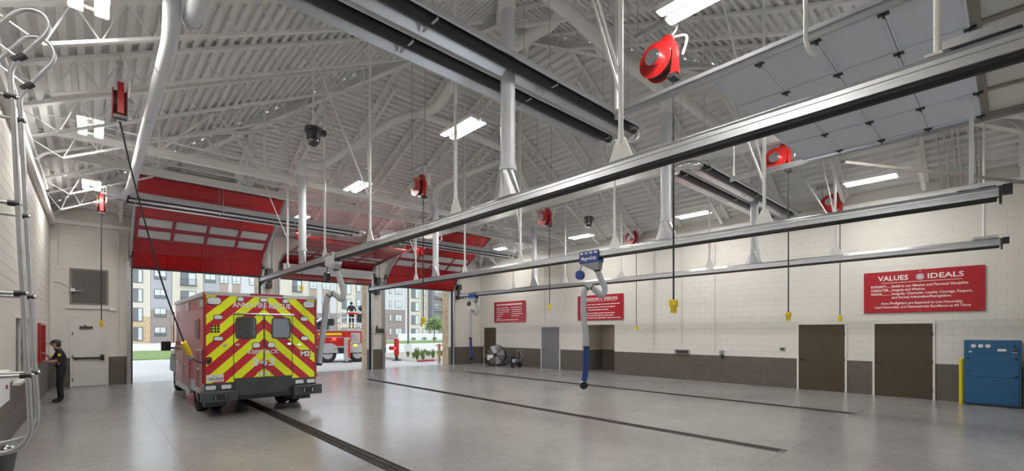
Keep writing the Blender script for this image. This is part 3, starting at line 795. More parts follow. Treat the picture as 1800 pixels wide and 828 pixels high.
# ---- infrared tube heaters
def heater(x0, x1, y, z, lab, uend):
    t = thing('tube_heater', ((x0+x1)/2, y, z), lab, 'heater', 'infrared tube heaters')
    for s in (-1, 1):
        yy = y+s*.29
        prof = [(-.245, -.095), (-.13, .07), (-.05, .115), (.05, .115), (.13, .07), (.245, -.095)]
        m = MB(); vs = []
        for u, v in prof: vs += [(x0, yy+u, z+v), (x1, yy+u, z+v)]
        for u, v in prof: vs += [(x0, yy+u*1.03, z+v+.006), (x1, yy+u*1.03, z+v+.006)]
        k = len(prof)
        m.add(vs, [(2*i, 2*i+1, 2*i+3, 2*i+2) for i in range(k-1)]+[(2*(k+i), 2*(k+i)+2, 2*(k+i)+3, 2*(k+i)+1) for i in range(k-1)]+[(0, 1, 2*k+1, 2*k), (2*k-2, 2*k-1, 4*k-1, 4*k-2)])
        m.build('reflector', 'reflector', t)
        MB().cyl((x0-.05, yy, z-.02), (x1+.05, yy, z-.02), .082, 16).build('tube', 'heater_tube', t)
        n = int((x1-x0)/2.2)
        for k in range(n+1):
            xx = x0+.15+(x1-x0-.3)*k/n
            q = MB(); q.bar((xx, yy-.17, z-.085), (xx, yy+.17, z-.085), .03, .012)
            q.cyl((xx, yy-.17, z-.08), (xx, yy, z+.3), .006, 5); q.cyl((xx, yy+.17, z-.08), (xx, yy, z+.3), .006, 5); q.cyl((xx, yy, z+.3), (xx, yy, roof(xx, yy)), .006, 5); q.build('hanger', 'galv', t)
    xe = x1 if uend > 0 else x0
    pts = [(xe+uend*(.05+.29*math.cos(a)), y+.29*math.sin(a), z-.01) for a in [math.radians(-90+15*k) for k in range(13)]]
    MB().tube(pts, .085, 14).build('u_bend', 'chrome', t)
    xb = x0 if uend > 0 else x1
    m = MB(); m.box(xb-uend*.5 if uend > 0 else xb+.06, xb-.06 if uend > 0 else xb+.5, y-.42, y-.16, z-.12, z+.16); m.build('burner_box', 'galv_duct', t, bevel=.01)
    m = MB(); m.cyl((xb-uend*.05, y+.29, z), (xb-uend*.35, y+.29, z), .08, 12); m.build('exhaust_stub', 'galv', t)
heater(.75, 7.6, 5.15, 5.82, 'large twin-tube infrared heater overhead in the middle of the picture', 1)
heater(10.5, 16.9, 5.15, 5.82, 'twin-tube infrared heater high before the wall with red signs', -1)
heater(.75, 7.5, 17.3, 5.82, 'twin-tube infrared heater in front of the first red door', 1)
heater(9.0, 16.0, 17.3, 5.82, 'twin-tube infrared heater in front of the third red door', 1)
# flue of the left heater running back along the roof
t = thing('flue_pipe', (.62, 12, 5.9), 'long silver flue pipe running from the front left heater toward the camera', 'pipe')
MB().tube(elbow([(.42, 17.59, 5.82), (.36, 17.52, 5.82), (.74, 16.6, 5.85), (.78, 7.8, 5.95), (.75, 7.35, 6.3), (.74, 7.3, 7.0)], .35), .10, 16).build('pipe', 'galv_duct', t)
for y in (15, 12.9, 10.8, 8.7): xx = .74+(16.6-y)/8.8*.04; zc = 5.85+(16.6-y)/8.8*.1; MB().tube([(xx, y-.03, zc), (xx, y+.03, zc)], .104, 16).build('seam_band', 'galv', t)
for y in (14.6, 9): xx = .74+(16.6-y)/8.8*.04; MB().cyl((xx, y, 6.0), (xx, y, roof(xx, y)), .008, 5).build('hanger', 'galv', t)
t = thing('flue_pipe', (1.0, 5.4, 6.05), 'short wide flue pipe with elbow beside the long silver flue', 'pipe')
MB().tube([(1.0, 7.65, 6.22), (1.0, 3.0, 6.28)], .11, 16).build('pipe', 'galv_duct', t)
MB().tube([(1.0, 7.68, 6.22), (1.0, 7.6, 6.22)], .12, 16).build('collar', 'galv', t)
for y in (7.2, 3.4): MB().cyl((1.0, y, 6.3), (1.0, y, roof(1.0, y)), .008, 5).build('hanger', 'galv', t)
# ---- dome cameras
def dome(x, y, z, lab):
    t = thing('dome_camera', (x, y, z), lab, 'camera', 'black ceiling cameras')
    m = MB(); m.cyl((x, y, z+.22), (x, y, z+.30), .16, 18); m.box(x-.05, x+.24, y-.06, y+.06, z+.20, z+.30); m.build('mount', 'black_plastic', t, bevel=.01)
    m = MB(); m.cyl((x, y, z+.06), (x, y, z+.22), .13, 18); m.build('housing', 'black_plastic', t)
    m = MB(); m.ball((x, y, z+.05), .125, 18, 10); m.build('dome', 'glass_dark', t)
    MB().cyl((x, y, z+.3), (x, y, roof(x, y)), .012, 6).build('rod', 'steel_white', t)
dome(3.2, 9.3, 5.65, 'larger black dome camera hanging from the roof at left of centre')
dome(12.8, 9.95, 5.65, 'small black dome camera above the middle exhaust rail')
# ---- sprinkler lines, conduits
def pipe(name, pts, r, lab, cat='pipe', mtl='steel_white', grp=None, rad=.12):
    t = tag(MB().tube(elbow(pts, rad), r, 10).build(name, mtl), lab, cat, grp); return t
pipe('sprinkler_pipe', [(-.98, 15, 5.85), (-.85, 15, 6.02), (.9, 15, 6.85), (5.5, 15, 8.6)], .035, 'white sprinkler pipe rising along the left roof slope')
pipe('sprinkler_pipe', [(XL+.1, 18.5, 6.0), (XL+.1, 12, 6.0), (XL+.1, 2, 6.0)], .045, 'white sprinkler main along the top of the left wall')
pipe('sprinkler_pipe', [(9.8, 4.8, 5.95), (9.8, 12, 5.95), (9.8, 20.5, 5.95)], .03, 'white sprinkler line running front to back over the middle rail')
pipe('sprinkler_pipe', [(12.2, 6.2, 6.1), (17.3, 6.2, 6.1)], .03, 'white sprinkler line crossing above the right hand heater')
pipe('conduit', [(5.45, 1.42, 7.55), (5.45, 1.42, 4.95), (5.50, 1.40, 4.84), (5.60, 1.37, 4.83)], .022, 'white drop rod with a hooked end before the grey door', 'rod', rad=.05)
for k, yy in enumerate((.95, .85, .66, .58, .50, 1.1, 1.25)):
    z0 = 5.9
    zz = zr_(16.0)-.1
    pipe('conduit', [(XR-.05, yy, z0)]+[(XR-.2, yy, 6.18), (15.8, yy, zr_(15.8)-.06)], .018, 'thin white conduit climbing the roof slope above the largest red sign', 'conduit', 'conduit', 'conduits above the largest sign')
tag(MB().bar((XR-.35, .3, 6.31), (XR-.35, 1.5, 6.31), .04).build('strut_channel', 'steel_white'), 'lower white strut channel clamping the conduits to the right roof slope', 'strut')
tag(MB().bar((16.2, .3, 6.87), (16.2, 1.5, 6.87), .04).build('strut_channel', 'steel_white'), 'upper white strut channel clamping the conduits to the right roof slope', 'strut')
for px, z0, lab in ((1150, 1.33, 'white conduit dropping down the wall to the black louvred box'), (1199, 1.42, 'white conduit pair member ending at the black louvred box'), (1257, 1.1, 'white conduit dropping to the small outlet box on the wall'), (958, 2.4, 'white conduit on the wall above the grey door')):
    y = onX(px, XR); pipe('conduit', [(XR-.04, y, z0), (XR-.04, y, 5.6)], .018, lab, 'conduit', 'conduit')
for px, z0, z1, lab in ((103, 4.2, 5.6, 'thin conduit in the front left corner above the officer'), (210, 1.2, 5.6, 'thin conduit beside the white door on the front wall'), (225, .9, 5.6, 'thin conduit close to the first door jamb')):
    x = onY(px, YF-.05); pipe('conduit', [(x, YF-.035, z0), (x, YF-.035, z1)], .014, lab, 'conduit', 'conduit')
# diagonal steel strut in the upper right
t = tag(MB().bar(at_depth(1487, 285, 9.6), at_depth(1815, 322, 7.4), .05).build('brace_bar', 'bronze_rail'), 'long grey brace bar crossing below the grey overhead door', 'bar')
# ================================================================ AMBULANCE
AX0, AX1, AYR, AYF, AZ0, AZ1 = 1.78, 4.22, 12.04, 16.7, .76, 2.80
ACX = (AX0+AX1)/2
amb = thing('ambulance', (ACX, 14.5, 0), 'red ambulance with lime and red chevron rear doors, parked under the first red door', 'ambulance')
RFn = lambda u, v, h: (ACX+u, AYR-h, v)
def RP(cx, cy):                       # a point of the rear face
    px, py = 280+cx/3.183, 480+cy/3.183; X = onY(px, AYR); return X-ACX, zat(X, AYR, py)
def pbox(fn, m, a, b, c, d, e, f, mi=0):
    p = [fn(u, v, h) for h in (e, f) for u, v in ((a, c), (b, c), (b, d), (a, d))]
    m.add(p, [(0,3,2,1),(4,5,6,7),(0,1,5,4),(1,2,6,5),(2,3,7,6),(3,0,4,7)], mi); return m
def rrect(u0, u1, v0, v1, r, n=5):
    out = []
    for cx_, cy_, a in ((u1-r, v0+r, -90), (u1-r, v1-r, 0), (u0+r, v1-r, 90), (u0+r, v0+r, 180)):
        out += [(cx_+r*math.cos(math.radians(a+90*k/n)), cy_+r*math.sin(math.radians(a+90*k/n))) for k in range(n+1)]
    return out
def pill(fn, c, w_, h_, name, mtl, parent, rim=None, d=.03, r=None):
    u, v = c; r = r or h_*.45
    o = MB().prism(rrect(u-w_/2, u+w_/2, v-h_/2, v+h_/2, r), fn, .0, d).build(name, mtl, parent)
    if rim: MB().prism(rrect(u-w_/2-.014, u+w_/2+.014, v-h_/2-.014, v+h_/2+.014, r+.01), fn, .0, d*.6).build('bezel', rim, o, local=True)
    return o
body = MB().box(AX0, AX1, AYR, AYF, AZ0-.02, AZ1).build('body', 'body_red', amb, bevel=.03)
MB().box(AX0+.02, AX1-.02, AYR+.02, AYF-.02, AZ1, AZ1+.02).build('roof', 'stucco_light', amb)
pbox(RFn, MB(), -1.17, 1.17, AZ0, AZ1-.06, .0, .004).build('rear_panel', 'chevron_red', body, local=False)
S, PER = .95, .47
k = -8
for k in range(-8, 3):
    v0 = 2.018+k*PER; v1 = v0+.232
    for sg in (-1, 1):
        poly = [(-1.17, v0+S*.05), (0, v0+S*1.22), (0, v1+S*1.22), (-1.17, v1+S*.05)]
        poly = clip(poly, -1.17, 0, AZ0+.005, AZ1-.065)
        if len(poly) < 3: continue
        if sg > 0: poly = [(-u, v) for u, v in poly[::-1]]
        MB().prism(poly, RFn, .004, .007).build('stripe', 'lime', body)
for x in (-1.195, 1.195):
    pbox(RFn, MB(), x-.025, x+.025, AZ0, AZ1-.02, .0, .014).build('corner_trim', 'body_red', amb)
pbox(RFn, MB(), -1.2, 1.2, AZ1-.06, AZ1-.0, .0, .016).build('top_trim', 'truck_silver', amb)
pbox(RFn, MB(), -.30, .42, AZ1-.03, AZ1+.015, .0, .03).build('top_cap', 'red_panel', amb)
# rear doors: seams, windows, handles
DU, DV0, DV1 = .64, .83, 2.33
for sg in (-1, 1):
    a, b = sorted((0.006*sg, DU*sg))
    d = MB()
    pbox(RFn, d, a, a+.012, DV0, DV1, .004, .016); pbox(RFn, d, b-.012, b, DV0, DV1, .004, .016)
    pbox(RFn, d, a, b, DV1-.012, DV1, .004, .016); pbox(RFn, d, a, b, DV0, DV0+.012, .004, .016)
    d = d.build('rear_door', 'dark_steel', amb)
    cu = -.385 if sg < 0 else .375
    fr_ = MB().prism(rrect(cu-.215, cu+.215, 1.75, 2.26, .07), RFn, .006, .022).build('window_frame', 'bumper', d, local=True)
    MB().prism(rrect(cu-.185, cu+.185, 1.78, 2.23, .05), RFn, .012, .024).build('pane', 'glass_dark', d, local=True)
    if sg < 0: pbox(RFn, MB(), cu-.185, cu+.185, 1.985, 2.01, .022, .027).build('window_bar', 'bumper', d, local=True)
    pill(RFn, (sg*.56, 1.62), .09, .05, 'latch', 'chrome', d, None, .03, .02).location = (0, 0, 0)
pbox(RFn, MB(), -DU-.02, DU+.02, DV1, DV1+.022, .004, .05).build('drip_rail', 'chrome', amb)
# lamps of the rear face
for c, w_, h_, nm, mt in (((-1.02, 2.61), .26, .15, 'scene_light', 'lens_white'), ((1.02, 2.61), .26, .15, 'scene_light', 'lens_white'),
        (RP(453, 147), .13, .09, 'warning_light', 'lens_white'), (RP(582, 152), .14, .09, 'warning_light', 'lens_white'), (RP(705, 158), .13, .09, 'warning_light', 'lens_white'),
        (RP(328, 247), .16, .08, 'warning_light', 'lens_white'), (RP(808, 257), .16, .09, 'warning_light', 'lens_white'),
        (RP(329, 367), .17, .08, 'warning_light', 'lens_white'), (RP(810, 365), .16, .09, 'warning_light', 'lens_white'),
        (RP(541, 404), .15, .11, 'round_light', 'lens_white'), (RP(625, 402), .15, .11, 'round_light', 'lens_white'),
        (RP(366, 404), .09, .04, 'latch', 'chrome'), (RP(780, 400), .09, .04, 'latch', 'chrome')):
    pill(RFn, c, w_, h_, nm, mt, amb, 'bumper' if 'light' in nm else None, .035)
c = RP(312, 313); g = pbox(RFn, MB(), c[0]-.085, c[0]+.085, c[1]-.085, c[1]+.085, .004, .012).build('vent_grille', 'black_plastic', amb)
for k in range(2):
    o = c[0]-.03+.06*k; pbox(RFn, MB(), o-.006, o+.006, c[1]-.085, c[1]+.085, .012, .02).build('bar', 'lime', g, local=True)
    o = c[1]-.03+.06*k; pbox(RFn, MB(), c[0]-.085, c[0]+.085, o-.006, o+.006, .012, .02).build('bar', 'lime', g, local=True)
c = RP(273, 487); o = MB().cyl(RFn(c[0], c[1], 0), RFn(c[0], c[1], .05), .07, 16).build('power_inlet', 'reel_red', amb); MB().cyl(RFn(c[0], c[1]-.05, .05), RFn(c[0], c[1]-.05, .07), .04, 12).build('inlet_cap', 'black_plastic', o, local=True)
# lettering
def rt(s, cx, cy, size, width, mt='silver_print', bold=.02):
    u0, v0 = RP(cx, cy); u0 += 0
    text(s, 'lettering', mt, amb, lambda u, v, h: RFn(u0+u, v0+v, .009+h), size, width, bold)
rt('ANNA FIRE RESCUE', 578, 184, .17, 1.25); rt('KEEP BACK', 582, 441, .125, .66); rt('343', 583, 500, .25, .50); rt('FEET', 585, 564, .12, .30)
c = RP(815, 452); pbox(RFn, MB(), c[0]-.14, c[0]+.13, c[1]-.09, c[1]+.10, .004, .011).build('unit_plate', 'body_red', amb)
text('M2', 'lettering', 'white_print', amb, lambda u, v, h: RFn(c[0]+u, c[1]+v, .012+h), .17, .23, .04)
cp = RP(312, 590); pbox(RFn, MB(), cp[0]-.165, cp[0]+.165, cp[1]-.075, cp[1]+.085, .004, .012).build('licence_plate', 'white_print', amb)
text('158-0069', 'lettering', 'uniform', amb, lambda u, v, h: RFn(cp[0]+u, cp[1]-.015+v, .013+h), .10, .29, .01)
text('TEXAS', 'lettering', 'trolley_blue', amb, lambda u, v, h: RFn(cp[0]+u, cp[1]+.055+v, .013+h), .04, .12, .01)
# dark sill, bumper blocks, step
m = MB(); pbox(RFn, m, -1.2, 1.2, .60, AZ0, -.2, .004); pbox(RFn, m, -.62, .62, .42, .83, -.2, .03); m.build('rear_sill', 'bumper', amb)
for sg in (-1, 1):
    a, b = sorted((sg*.60, sg*1.27))
    o = pbox(RFn, MB(), a, b, .36, .59, -.1, .26).build('bumper_block', 'bumper', amb, bevel=.012)
    q = sg*.93; pbox(RFn, MB(), q-.14, q+.14, .42, .53, .26, .275).build('rubber_pad', 'black_rubber', o)
    for du in (-.1, .1):
        for dv in (.45, .50): MB().cyl(RFn(q+du, dv, .275), RFn(q+du, dv, .283), .012, 8).build('bolt', 'chrome', o)
    for q in ((-1.08, -.78) if sg < 0 else (1.08, .80)):
        pill(RFn, (q, .665), .19, .09, 'tail_light', 'lens_white', amb, None, .02, .02)
    pbox(RFn, MB(), min(sg*.72, sg*1.15), max(sg*.72, sg*1.15), .20, .33, -.55, -.25).build('splash_guard', 'bumper', amb)
pbox(RFn, MB(), -.60, .60, .36, .44, -.1, .16).build('step_tread', 'black_rubber', amb, bevel=.01)
m = MB(); m.box(AX0+.25, AX1-.25, 12.2, 19.3, .42, .62); m.build('chassis', 'black_plastic', amb)
# left side: compartment doors, louvre, lamp, trim
SFn = lambda u, v, h: (AX0-h, u, v)
for y0, y1, z0 in ((12.12, 12.95, .60), (14.0, 15.2, .48), (15.25, 16.62, .48)):
    o = pbox(SFn, MB(), y0, y1, z0, 1.52, .0, .012).build('compartment_door', 'body_red', amb)
    for a, b, c_, d_ in ((y0, y0+.035, z0, 1.52), (y1-.035, y1, z0, 1.52), (y0, y1, 1.485, 1.52), (y0, y1, z0, z0+.035)):
        pbox(SFn, MB(), a, b, c_, d_, .012, .024).build('door_trim', 'truck_silver', o)
    MB().cyl(SFn((y0+y1)/2, 1.05, .012), SFn((y0+y1)/2, 1.05, .04), .05, 12).build('latch', 'chrome', o)
MB().box(AX0-.004, AX0+.4, 12.06, 16.68, .50, .76).box(AX0-.004, AX0+.4, 14.0, 16.68, .36, .5).build('side_skirt', 'truck_silver', amb)
lo = pbox(SFn, MB(), 12.55, 13.15, 1.74, 2.22, .0, .012).build('side_louvre', 'body_red', amb)
for k in range(10): pbox(SFn, MB(), 12.60, 13.10, 1.765+k*.044, 1.79+k*.044, .012, .016).build('slot', 'black_plastic', lo)
for y in (13.9, 12.2): pill(lambda u, v, h: SFn(u, v, h), (y, 2.55), .34, .2, 'side_light', 'chrome', amb, None, .06, .03)
MB().box(AX0-.03, AX0+.03, 12.04, 16.7, AZ1-.10, AZ1-.02).build('side_rail', 'truck_silver', amb)
m = MB(); m.tube([SFn(16.62, 1.6, .05), SFn(16.62, 2.5, .05)], .02, 8); m.build('grab_rail', 'chrome', amb)
# cab
cabp = [(16.72, .62), (19.95, .62), (20.0, .95), (19.9, 1.28), (18.55, 1.42), (17.95, 2.05), (16.72, 2.12)]
cab = MB().prism(cabp, lambda u, v, h: (h, u, v), 2.0, 4.0).build('cab', 'body_red', amb, bevel=.04)
for X, s in ((2.0, -1), (4.0, 1)):
    MB().prism([(16.95, 1.45), (18.35, 1.45), (17.85, 1.98), (16.95, 2.02)], lambda u, v, h: (X+s*h, u, v), 0, .006).build('side_window', 'glass_dark', cab)
    MB().prism([(17.9, .62), (19.3, .62), (19.2, 1.05), (18.9, 1.2), (18.3, 1.2), (18.0, 1.05)], lambda u, v, h: (X+s*h, u, v), -.02, .10).build('fender', 'black_plastic', cab)
    o = MB().box(X+s*.36-.12, X+s*.36+.12, 17.55, 17.68, 1.33, 1.62).build('mirror', 'black_plastic', amb, bevel=.02)
    MB().box(min(X+s*.24, X), max(X+s*.24, X), 17.6, 17.64, 1.38, 1.44).build('mirror_arm', 'black_plastic', o)
MB().prism([(18.50, 1.46), (18.0, 2.0), (18.02, 2.02), (18.53, 1.48)], lambda u, v, h: (h, u, v), 2.15, 3.85).build('windscreen', 'glass_dark', cab)
def wheel(parent, x0, x1, y, r, name='wheel', hub=-1, fn=lambda x, y, z: (x, y, z)):
    m = MB(); n = 28; prof = [(x0, r*.58), (x0, r*.93), (x0+.035, r), (x1-.035, r), (x1, r*.93), (x1, r*.58)]
    vs = [fn(x, y+q*math.cos(2*math.pi*k/n), r+q*math.sin(2*math.pi*k/n)) for x, q in prof for k in range(n)]
    m.add(vs, [(i*n+k, i*n+(k+1) % n, (i+1)*n+(k+1) % n, (i+1)*n+k) for i in range(len(prof)-1) for k in range(n)], 0, True)
    o = m.build(name, 'tyre', parent)
    xh = x0+.03 if hub < 0 else x1-.03
    q = MB(); q.cyl(fn(xh, y, r), fn(xh-hub*.1, y, r), r*.57, 20); q.cyl(fn(xh+hub*.03, y, r), fn(xh, y, r), r*.22, 12); q.build('rim', 'truck_silver', o)
    for k in range(8):
        a = 2*math.pi*k/8; MB().cyl(fn(xh+hub*.015, y+r*.38*math.cos(a), r+r*.38*math.sin(a)), fn(xh, y+r*.38*math.cos(a), r+r*.38*math.sin(a)), .018, 6).build('lug_nut', 'chrome', o)
    return o
for x0, x1, h in ((1.83, 2.07, -1), (2.12, 2.36, 1), (3.64, 3.88, -1), (3.93, 4.17, 1)): wheel(amb, x0, x1, 13.35, .41, 'rear_wheel', h)
for x0, x1, h in ((1.97, 2.24, -1), (3.76, 4.03, 1)): wheel(amb, x0, x1, 18.6, .41, 'front_wheel', h)
MB().cyl((2.0, 13.35, .41), (4.0, 13.35, .41), .08, 10).build('axle', 'black_plastic', amb)
# ================================================================ PEOPLE
def figure(name, base, facing, joints, edges, region, label, cat='person'):
    """joints: {n:(forward,left,up,radius)}; one continuous skinned body"""
    fx, fy = facing; lx, ly = -fy, fx
    root = thing(name, base, label, cat)
    W = lambda f, s, z: Vector((fx*f+lx*s, fy*f+ly*s, z))
    names = list(joints); idx = {n: i for i, n in enumerate(names)}
    me = bpy.data.meshes.new('body'); me.from_pydata([W(*joints[n][:3]) for n in names], [(idx[a], idx[b]) for a, b in edges], [])
    o = bpy.data.objects.new('body', me); C.objects.link(o)
    sk = o.modifiers.new('skin', 'SKIN'); sk.use_smooth_shade = True
    for i, n in enumerate(names):
        sv = me.skin_vertices[0].data[i]; r_ = joints[n][3]; sv.radius = (r_, r_) if not isinstance(r_, tuple) else r_
        sv.use_root = (i == 0)
    sb = o.modifiers.new('sub', 'SUBSURF'); sb.levels = 2; sb.render_levels = 2
    dg = bpy.context.evaluated_depsgraph_get(); dg.update()
    bm_ = bpy.data.meshes.new_from_object(o.evaluated_get(dg)); bpy.data.objects.remove(o)
    mats = ['uniform', 'skin', 'shoe', 'safety_yellow']
    bm_.materials.clear()
    for q in mats: bm_.materials.append(M(q))
    segs = [(W(*joints[a][:3]), W(*joints[b][:3]), region(a, b)) for a, b in edges]
    for p in bm_.polygons:
        p.use_smooth = True; best = 9; bi = 0
        for a, b, rg in segs:
            ab = b-a; t = max(0, min(1, (p.center-a).dot(ab)/max(ab.length_squared, 1e-9))); dd = (p.center-(a+ab*t)).length
            if dd < best: best = dd; bi = rg(t) if callable(rg) else rg
        p.material_index = bi
    bo = bpy.data.objects.new('body', bm_); C.objects.link(bo); bo.parent = root
    return root, W
def hand(J, E, tag_, wrist, d, up, out, r=.0085, curl=.35):
    """five fingers from the palm; d forward dir, up = back of hand, out = thumb side, in (f,s,z)"""
    d, up, out = Vector(d).normalized(), Vector(up).normalized(), Vector(out).normalized(); w_ = Vector(wrist)
    palm = w_+d*.055; J[tag_+'palm'] = (*palm, (.030, .018)); E.append((tag_+'wrist', tag_+'palm'))
    kn = w_+d*.095; 
    for i, (o_, L) in enumerate(((.030, .062), (.011, .070), (-.010, .066), (-.029, .052))):
        a = kn+out*o_; b = a+(d-up*curl*.6).normalized()*L*.5; c = b+(d*.6-up*curl*2).normalized()*L*.5
        for n, p, rr in (('a', a, r*1.1), ('b', b, r), ('c', c, r*.85)): J['%sf%d%s' % (tag_, i, n)] = (*p, rr)
        E += [(tag_+'palm', '%sf%da' % (tag_, i)), ('%sf%da' % (tag_, i), '%sf%db' % (tag_, i)), ('%sf%db' % (tag_, i), '%sf%dc' % (tag_, i))]
    a = w_+d*.035+out*.030; b = a+(d*.6+out*.7).normalized()*.035; c = b+(d-up*.4).normalized()*.03
    for n, p in (('a', a), ('b', b), ('c', c)): J[tag_+'t'+n] = (*p, r*1.15)
    E += [(tag_+'palm', tag_+'ta'), (tag_+'ta', tag_+'tb'), (tag_+'tb', tag_+'tc')]
def region(a, b):
    s = a+' '+b
    if 'foot' in s or 'toe' in s: return 2
    if 'head' in s or 'nose' in s or 'ear' in s or 'chin' in s: return 1
    if 'wrist' in s or 'palm' in s: return lambda t: 1 if t > .12 else 0
    if any(q in b for q in ('f0', 'f1', 'f2', 'f3', 'ta', 'tb', 'tc')) and len(b) <= 5: return 1
    return 0
J = {'pelvis': (0, 0, .95, .135), 'waist': (.0, 0, 1.08, .118), 'chest': (.015, 0, 1.25, .135), 'upper': (.03, 0, 1.37, .12), 'neck': (.07, 0, 1.455, .055),
     'headb': (.105, 0, 1.52, .072), 'headm': (.115, 0, 1.585, .088), 'headt': (.105, 0, 1.645, .070), 'chin': (.165, 0, 1.50, .028), 'nose': (.222, 0, 1.565, .013),
     'earl': (.10, .088, 1.57, .016), 'earr': (.10, -.088, 1.57, .016),
     'lsho': (.03, .165, 1.375, .068), 'lelb': (.03, .215, 1.13, .046), 'lwrist': (.245, .13, 1.115, .027),
     'rsho': (.04, -.165, 1.375, .068), 'relb': (.19, -.225, 1.17, .045), 'rwrist': (.315, -.16, 1.30, .026),
     'lhip': (0, .085, .86, .105), 'lknee': (.025, .10, .48, .066), 'lank': (-.015, .105, .11, .050), 'lfoot': (.03, .11, .050, .046), 'ltoe': (.145, .125, .036, .034),
     'rhip': (0, -.085, .86, .105), 'rknee': (.045, -.10, .48, .066), 'rank': (.03, -.105, .11, .050), 'rfoot': (.08, -.11, .050, .046), 'rtoe': (.195, -.125, .036, .034)}
E = [('pelvis', 'waist'), ('waist', 'chest'), ('chest', 'upper'), ('upper', 'neck'), ('neck', 'headb'), ('headb', 'headm'), ('headm', 'headt'), ('headb', 'chin'), ('headm', 'nose'), ('headm', 'earl'), ('headm', 'earr'),
     ('upper', 'lsho'), ('lsho', 'lelb'), ('lelb', 'lwrist'), ('upper', 'rsho'), ('rsho', 'relb'), ('relb', 'rwrist'),
     ('pelvis', 'lhip'), ('lhip', 'lknee'), ('lknee', 'lank'), ('lank', 'lfoot'), ('lfoot', 'ltoe'), ('pelvis', 'rhip'), ('rhip', 'rknee'), ('rknee', 'rank'), ('rank', 'rfoot'), ('rfoot', 'rtoe')]
hand(J, E, 'l', (.245, .13, 1.115), (.9, -.25, .12), (0, .3, -1), (.1, .9, .3))
hand(J, E, 'r', (.315, -.16, 1.30), (.75, .1, .65), (.5, -.2, .6), (0, .9, .1))
OB = (-.655, 17.5, 0)
off, W = figure('person', OB, (-1, 0), J, E, region, 'person in dark uniform and black cap writing at the red board by the wall')
def part(name, mtl, parent, W, build, bevel=0):
    m = MB(); build(m, W); return m.build(name, mtl, parent, bevel, local=True)
def cap(m, W):
    n = 16; rings = []
    for j in range(6):
        a = math.radians(j*16.5); rr = .105*math.cos(a)
        rings += [W(.105+rr*1.08*math.cos(2*math.pi*k/n), rr*.93*math.sin(2*math.pi*k/n), 1.605+.105*math.sin(a)) for k in range(n)]
    m.add(rings, [(j*n+k, j*n+(k+1) % n, (j+1)*n+(k+1) % n, (j+1)*n+k) for j in range(5) for k in range(n)]+[tuple(range(5*n, 6*n))], 0, True)
part('cap', 'shoe', off, W, cap)
part('cap_brim', 'shoe', off, W, lambda m, W: m.prism([(.17, -.085), (.25, -.075), (.315, -.035), (.325, 0), (.315, .035), (.25, .075), (.17, .085)], lambda u, v, h: W(u, v, 1.615+h-(u-.17)*.25), -.006, .006))
part('hair', 'hair', off, W, lambda m, W: m.ball(W(.065, 0, 1.555), .078, 12, 8, 0, (.85, 1.12, .85)))
part('belt', 'shoe', off, W, lambda m, W: m.tube([W(.0+.142*math.cos(a), .155*math.sin(a), 1.0) for a in [2*math.pi*k/20 for k in range(20)]], .02, 6, 0, True, True))
part('radio', 'black_plastic', off, W, lambda m, W: m.add([W(f, s, z) for z in (.93, 1.10) for f, s in ((-.07, .15), (-.02, .15), (-.02, .185), (-.07, .185))], [(0,3,2,1),(4,5,6,7),(0,1,5,4),(1,2,6,5),(2,3,7,6),(3,0,4,7)]))
part('shoulder_patch', 'yellow', off, W, lambda m, W: m.prism([(-.032, 1.325), (.032, 1.325), (.032, 1.275), (0, 1.25), (-.032, 1.275)], lambda u, v, h: W(.03+u, .235-(1.36-v)*.0+h, v), -.02, .008))
part('chest_badge', 'safety_yellow', off, W, lambda m, W: m.prism([(-.02, 1.30), (.02, 1.30), (.02, 1.27), (-.02, 1.27)], lambda u, v, h: W(.152+h, .075+u, v), -.01, .006))
part('collar', 'uniform', off, W, lambda m, W: m.tube([W(.065+.062*math.cos(a), .07*math.sin(a), 1.425+.012*math.cos(a)) for a in [2*math.pi*k/16 for k in range(16)]], .02, 6, 0, True, True))
for s in (-.035, .035): part('eye', 'hair', off, W, lambda m, W: m.ball(W(.196, s, 1.588), .010, 8, 6))
part('mouth', 'lens_red', off, W, lambda m, W: m.tube([W(.192, -.022, 1.522), W(.196, 0, 1.521), W(.192, .022, 1.522)], .004, 6))
tb = tag(MB().prism([(-.09, -.06), (.09, -.06), (.09, .06), (-.09, .06)], lambda u, v, h: Vector(OB)+W(.36+u*.86, .075+v, 1.165+h+u*.35), -.006, .006).build('tablet', 'black_plastic', bevel=.004), 'small dark tablet held in the left hand of the person in the cap', 'tablet')
pn = tag(MB().cyl(Vector(OB)+W(.36, -.145, 1.345), Vector(OB)+W(.345, -.13, 1.44), .005, 6).build('pen', 'black_plastic'), 'thin dark pen in the raised hand at the red board', 'pen')

# ================================================================ WALL THINGS, FURNITURE
# red board on the left wall
t = thing('notice_board', (XL, 18.2, 1.06), 'narrow red notice board on the left wall before the person in the cap', 'board')
BX = XL+PROUD
MB().box(BX, BX+.035, 17.3, 19.0, 1.06, 2.15).build('panel', 'sign_red', t)
for y0, y1, z0, z1 in ((17.3, 17.36, 1.06, 2.15), (18.94, 19.0, 1.06, 2.15), (17.36, 18.94, 1.06, 1.12), (17.36, 18.94, 2.09, 2.15)): MB().box(BX+.035, BX+.06, y0, y1, z0, z1).build('frame', 'reel_red', t)
for k in range(1, 5): MB().box(BX+.035, BX+.052, 17.36+k*.316-.015, 17.36+k*.316+.015, 1.12, 2.09).build('divider', 'reel_red', t)
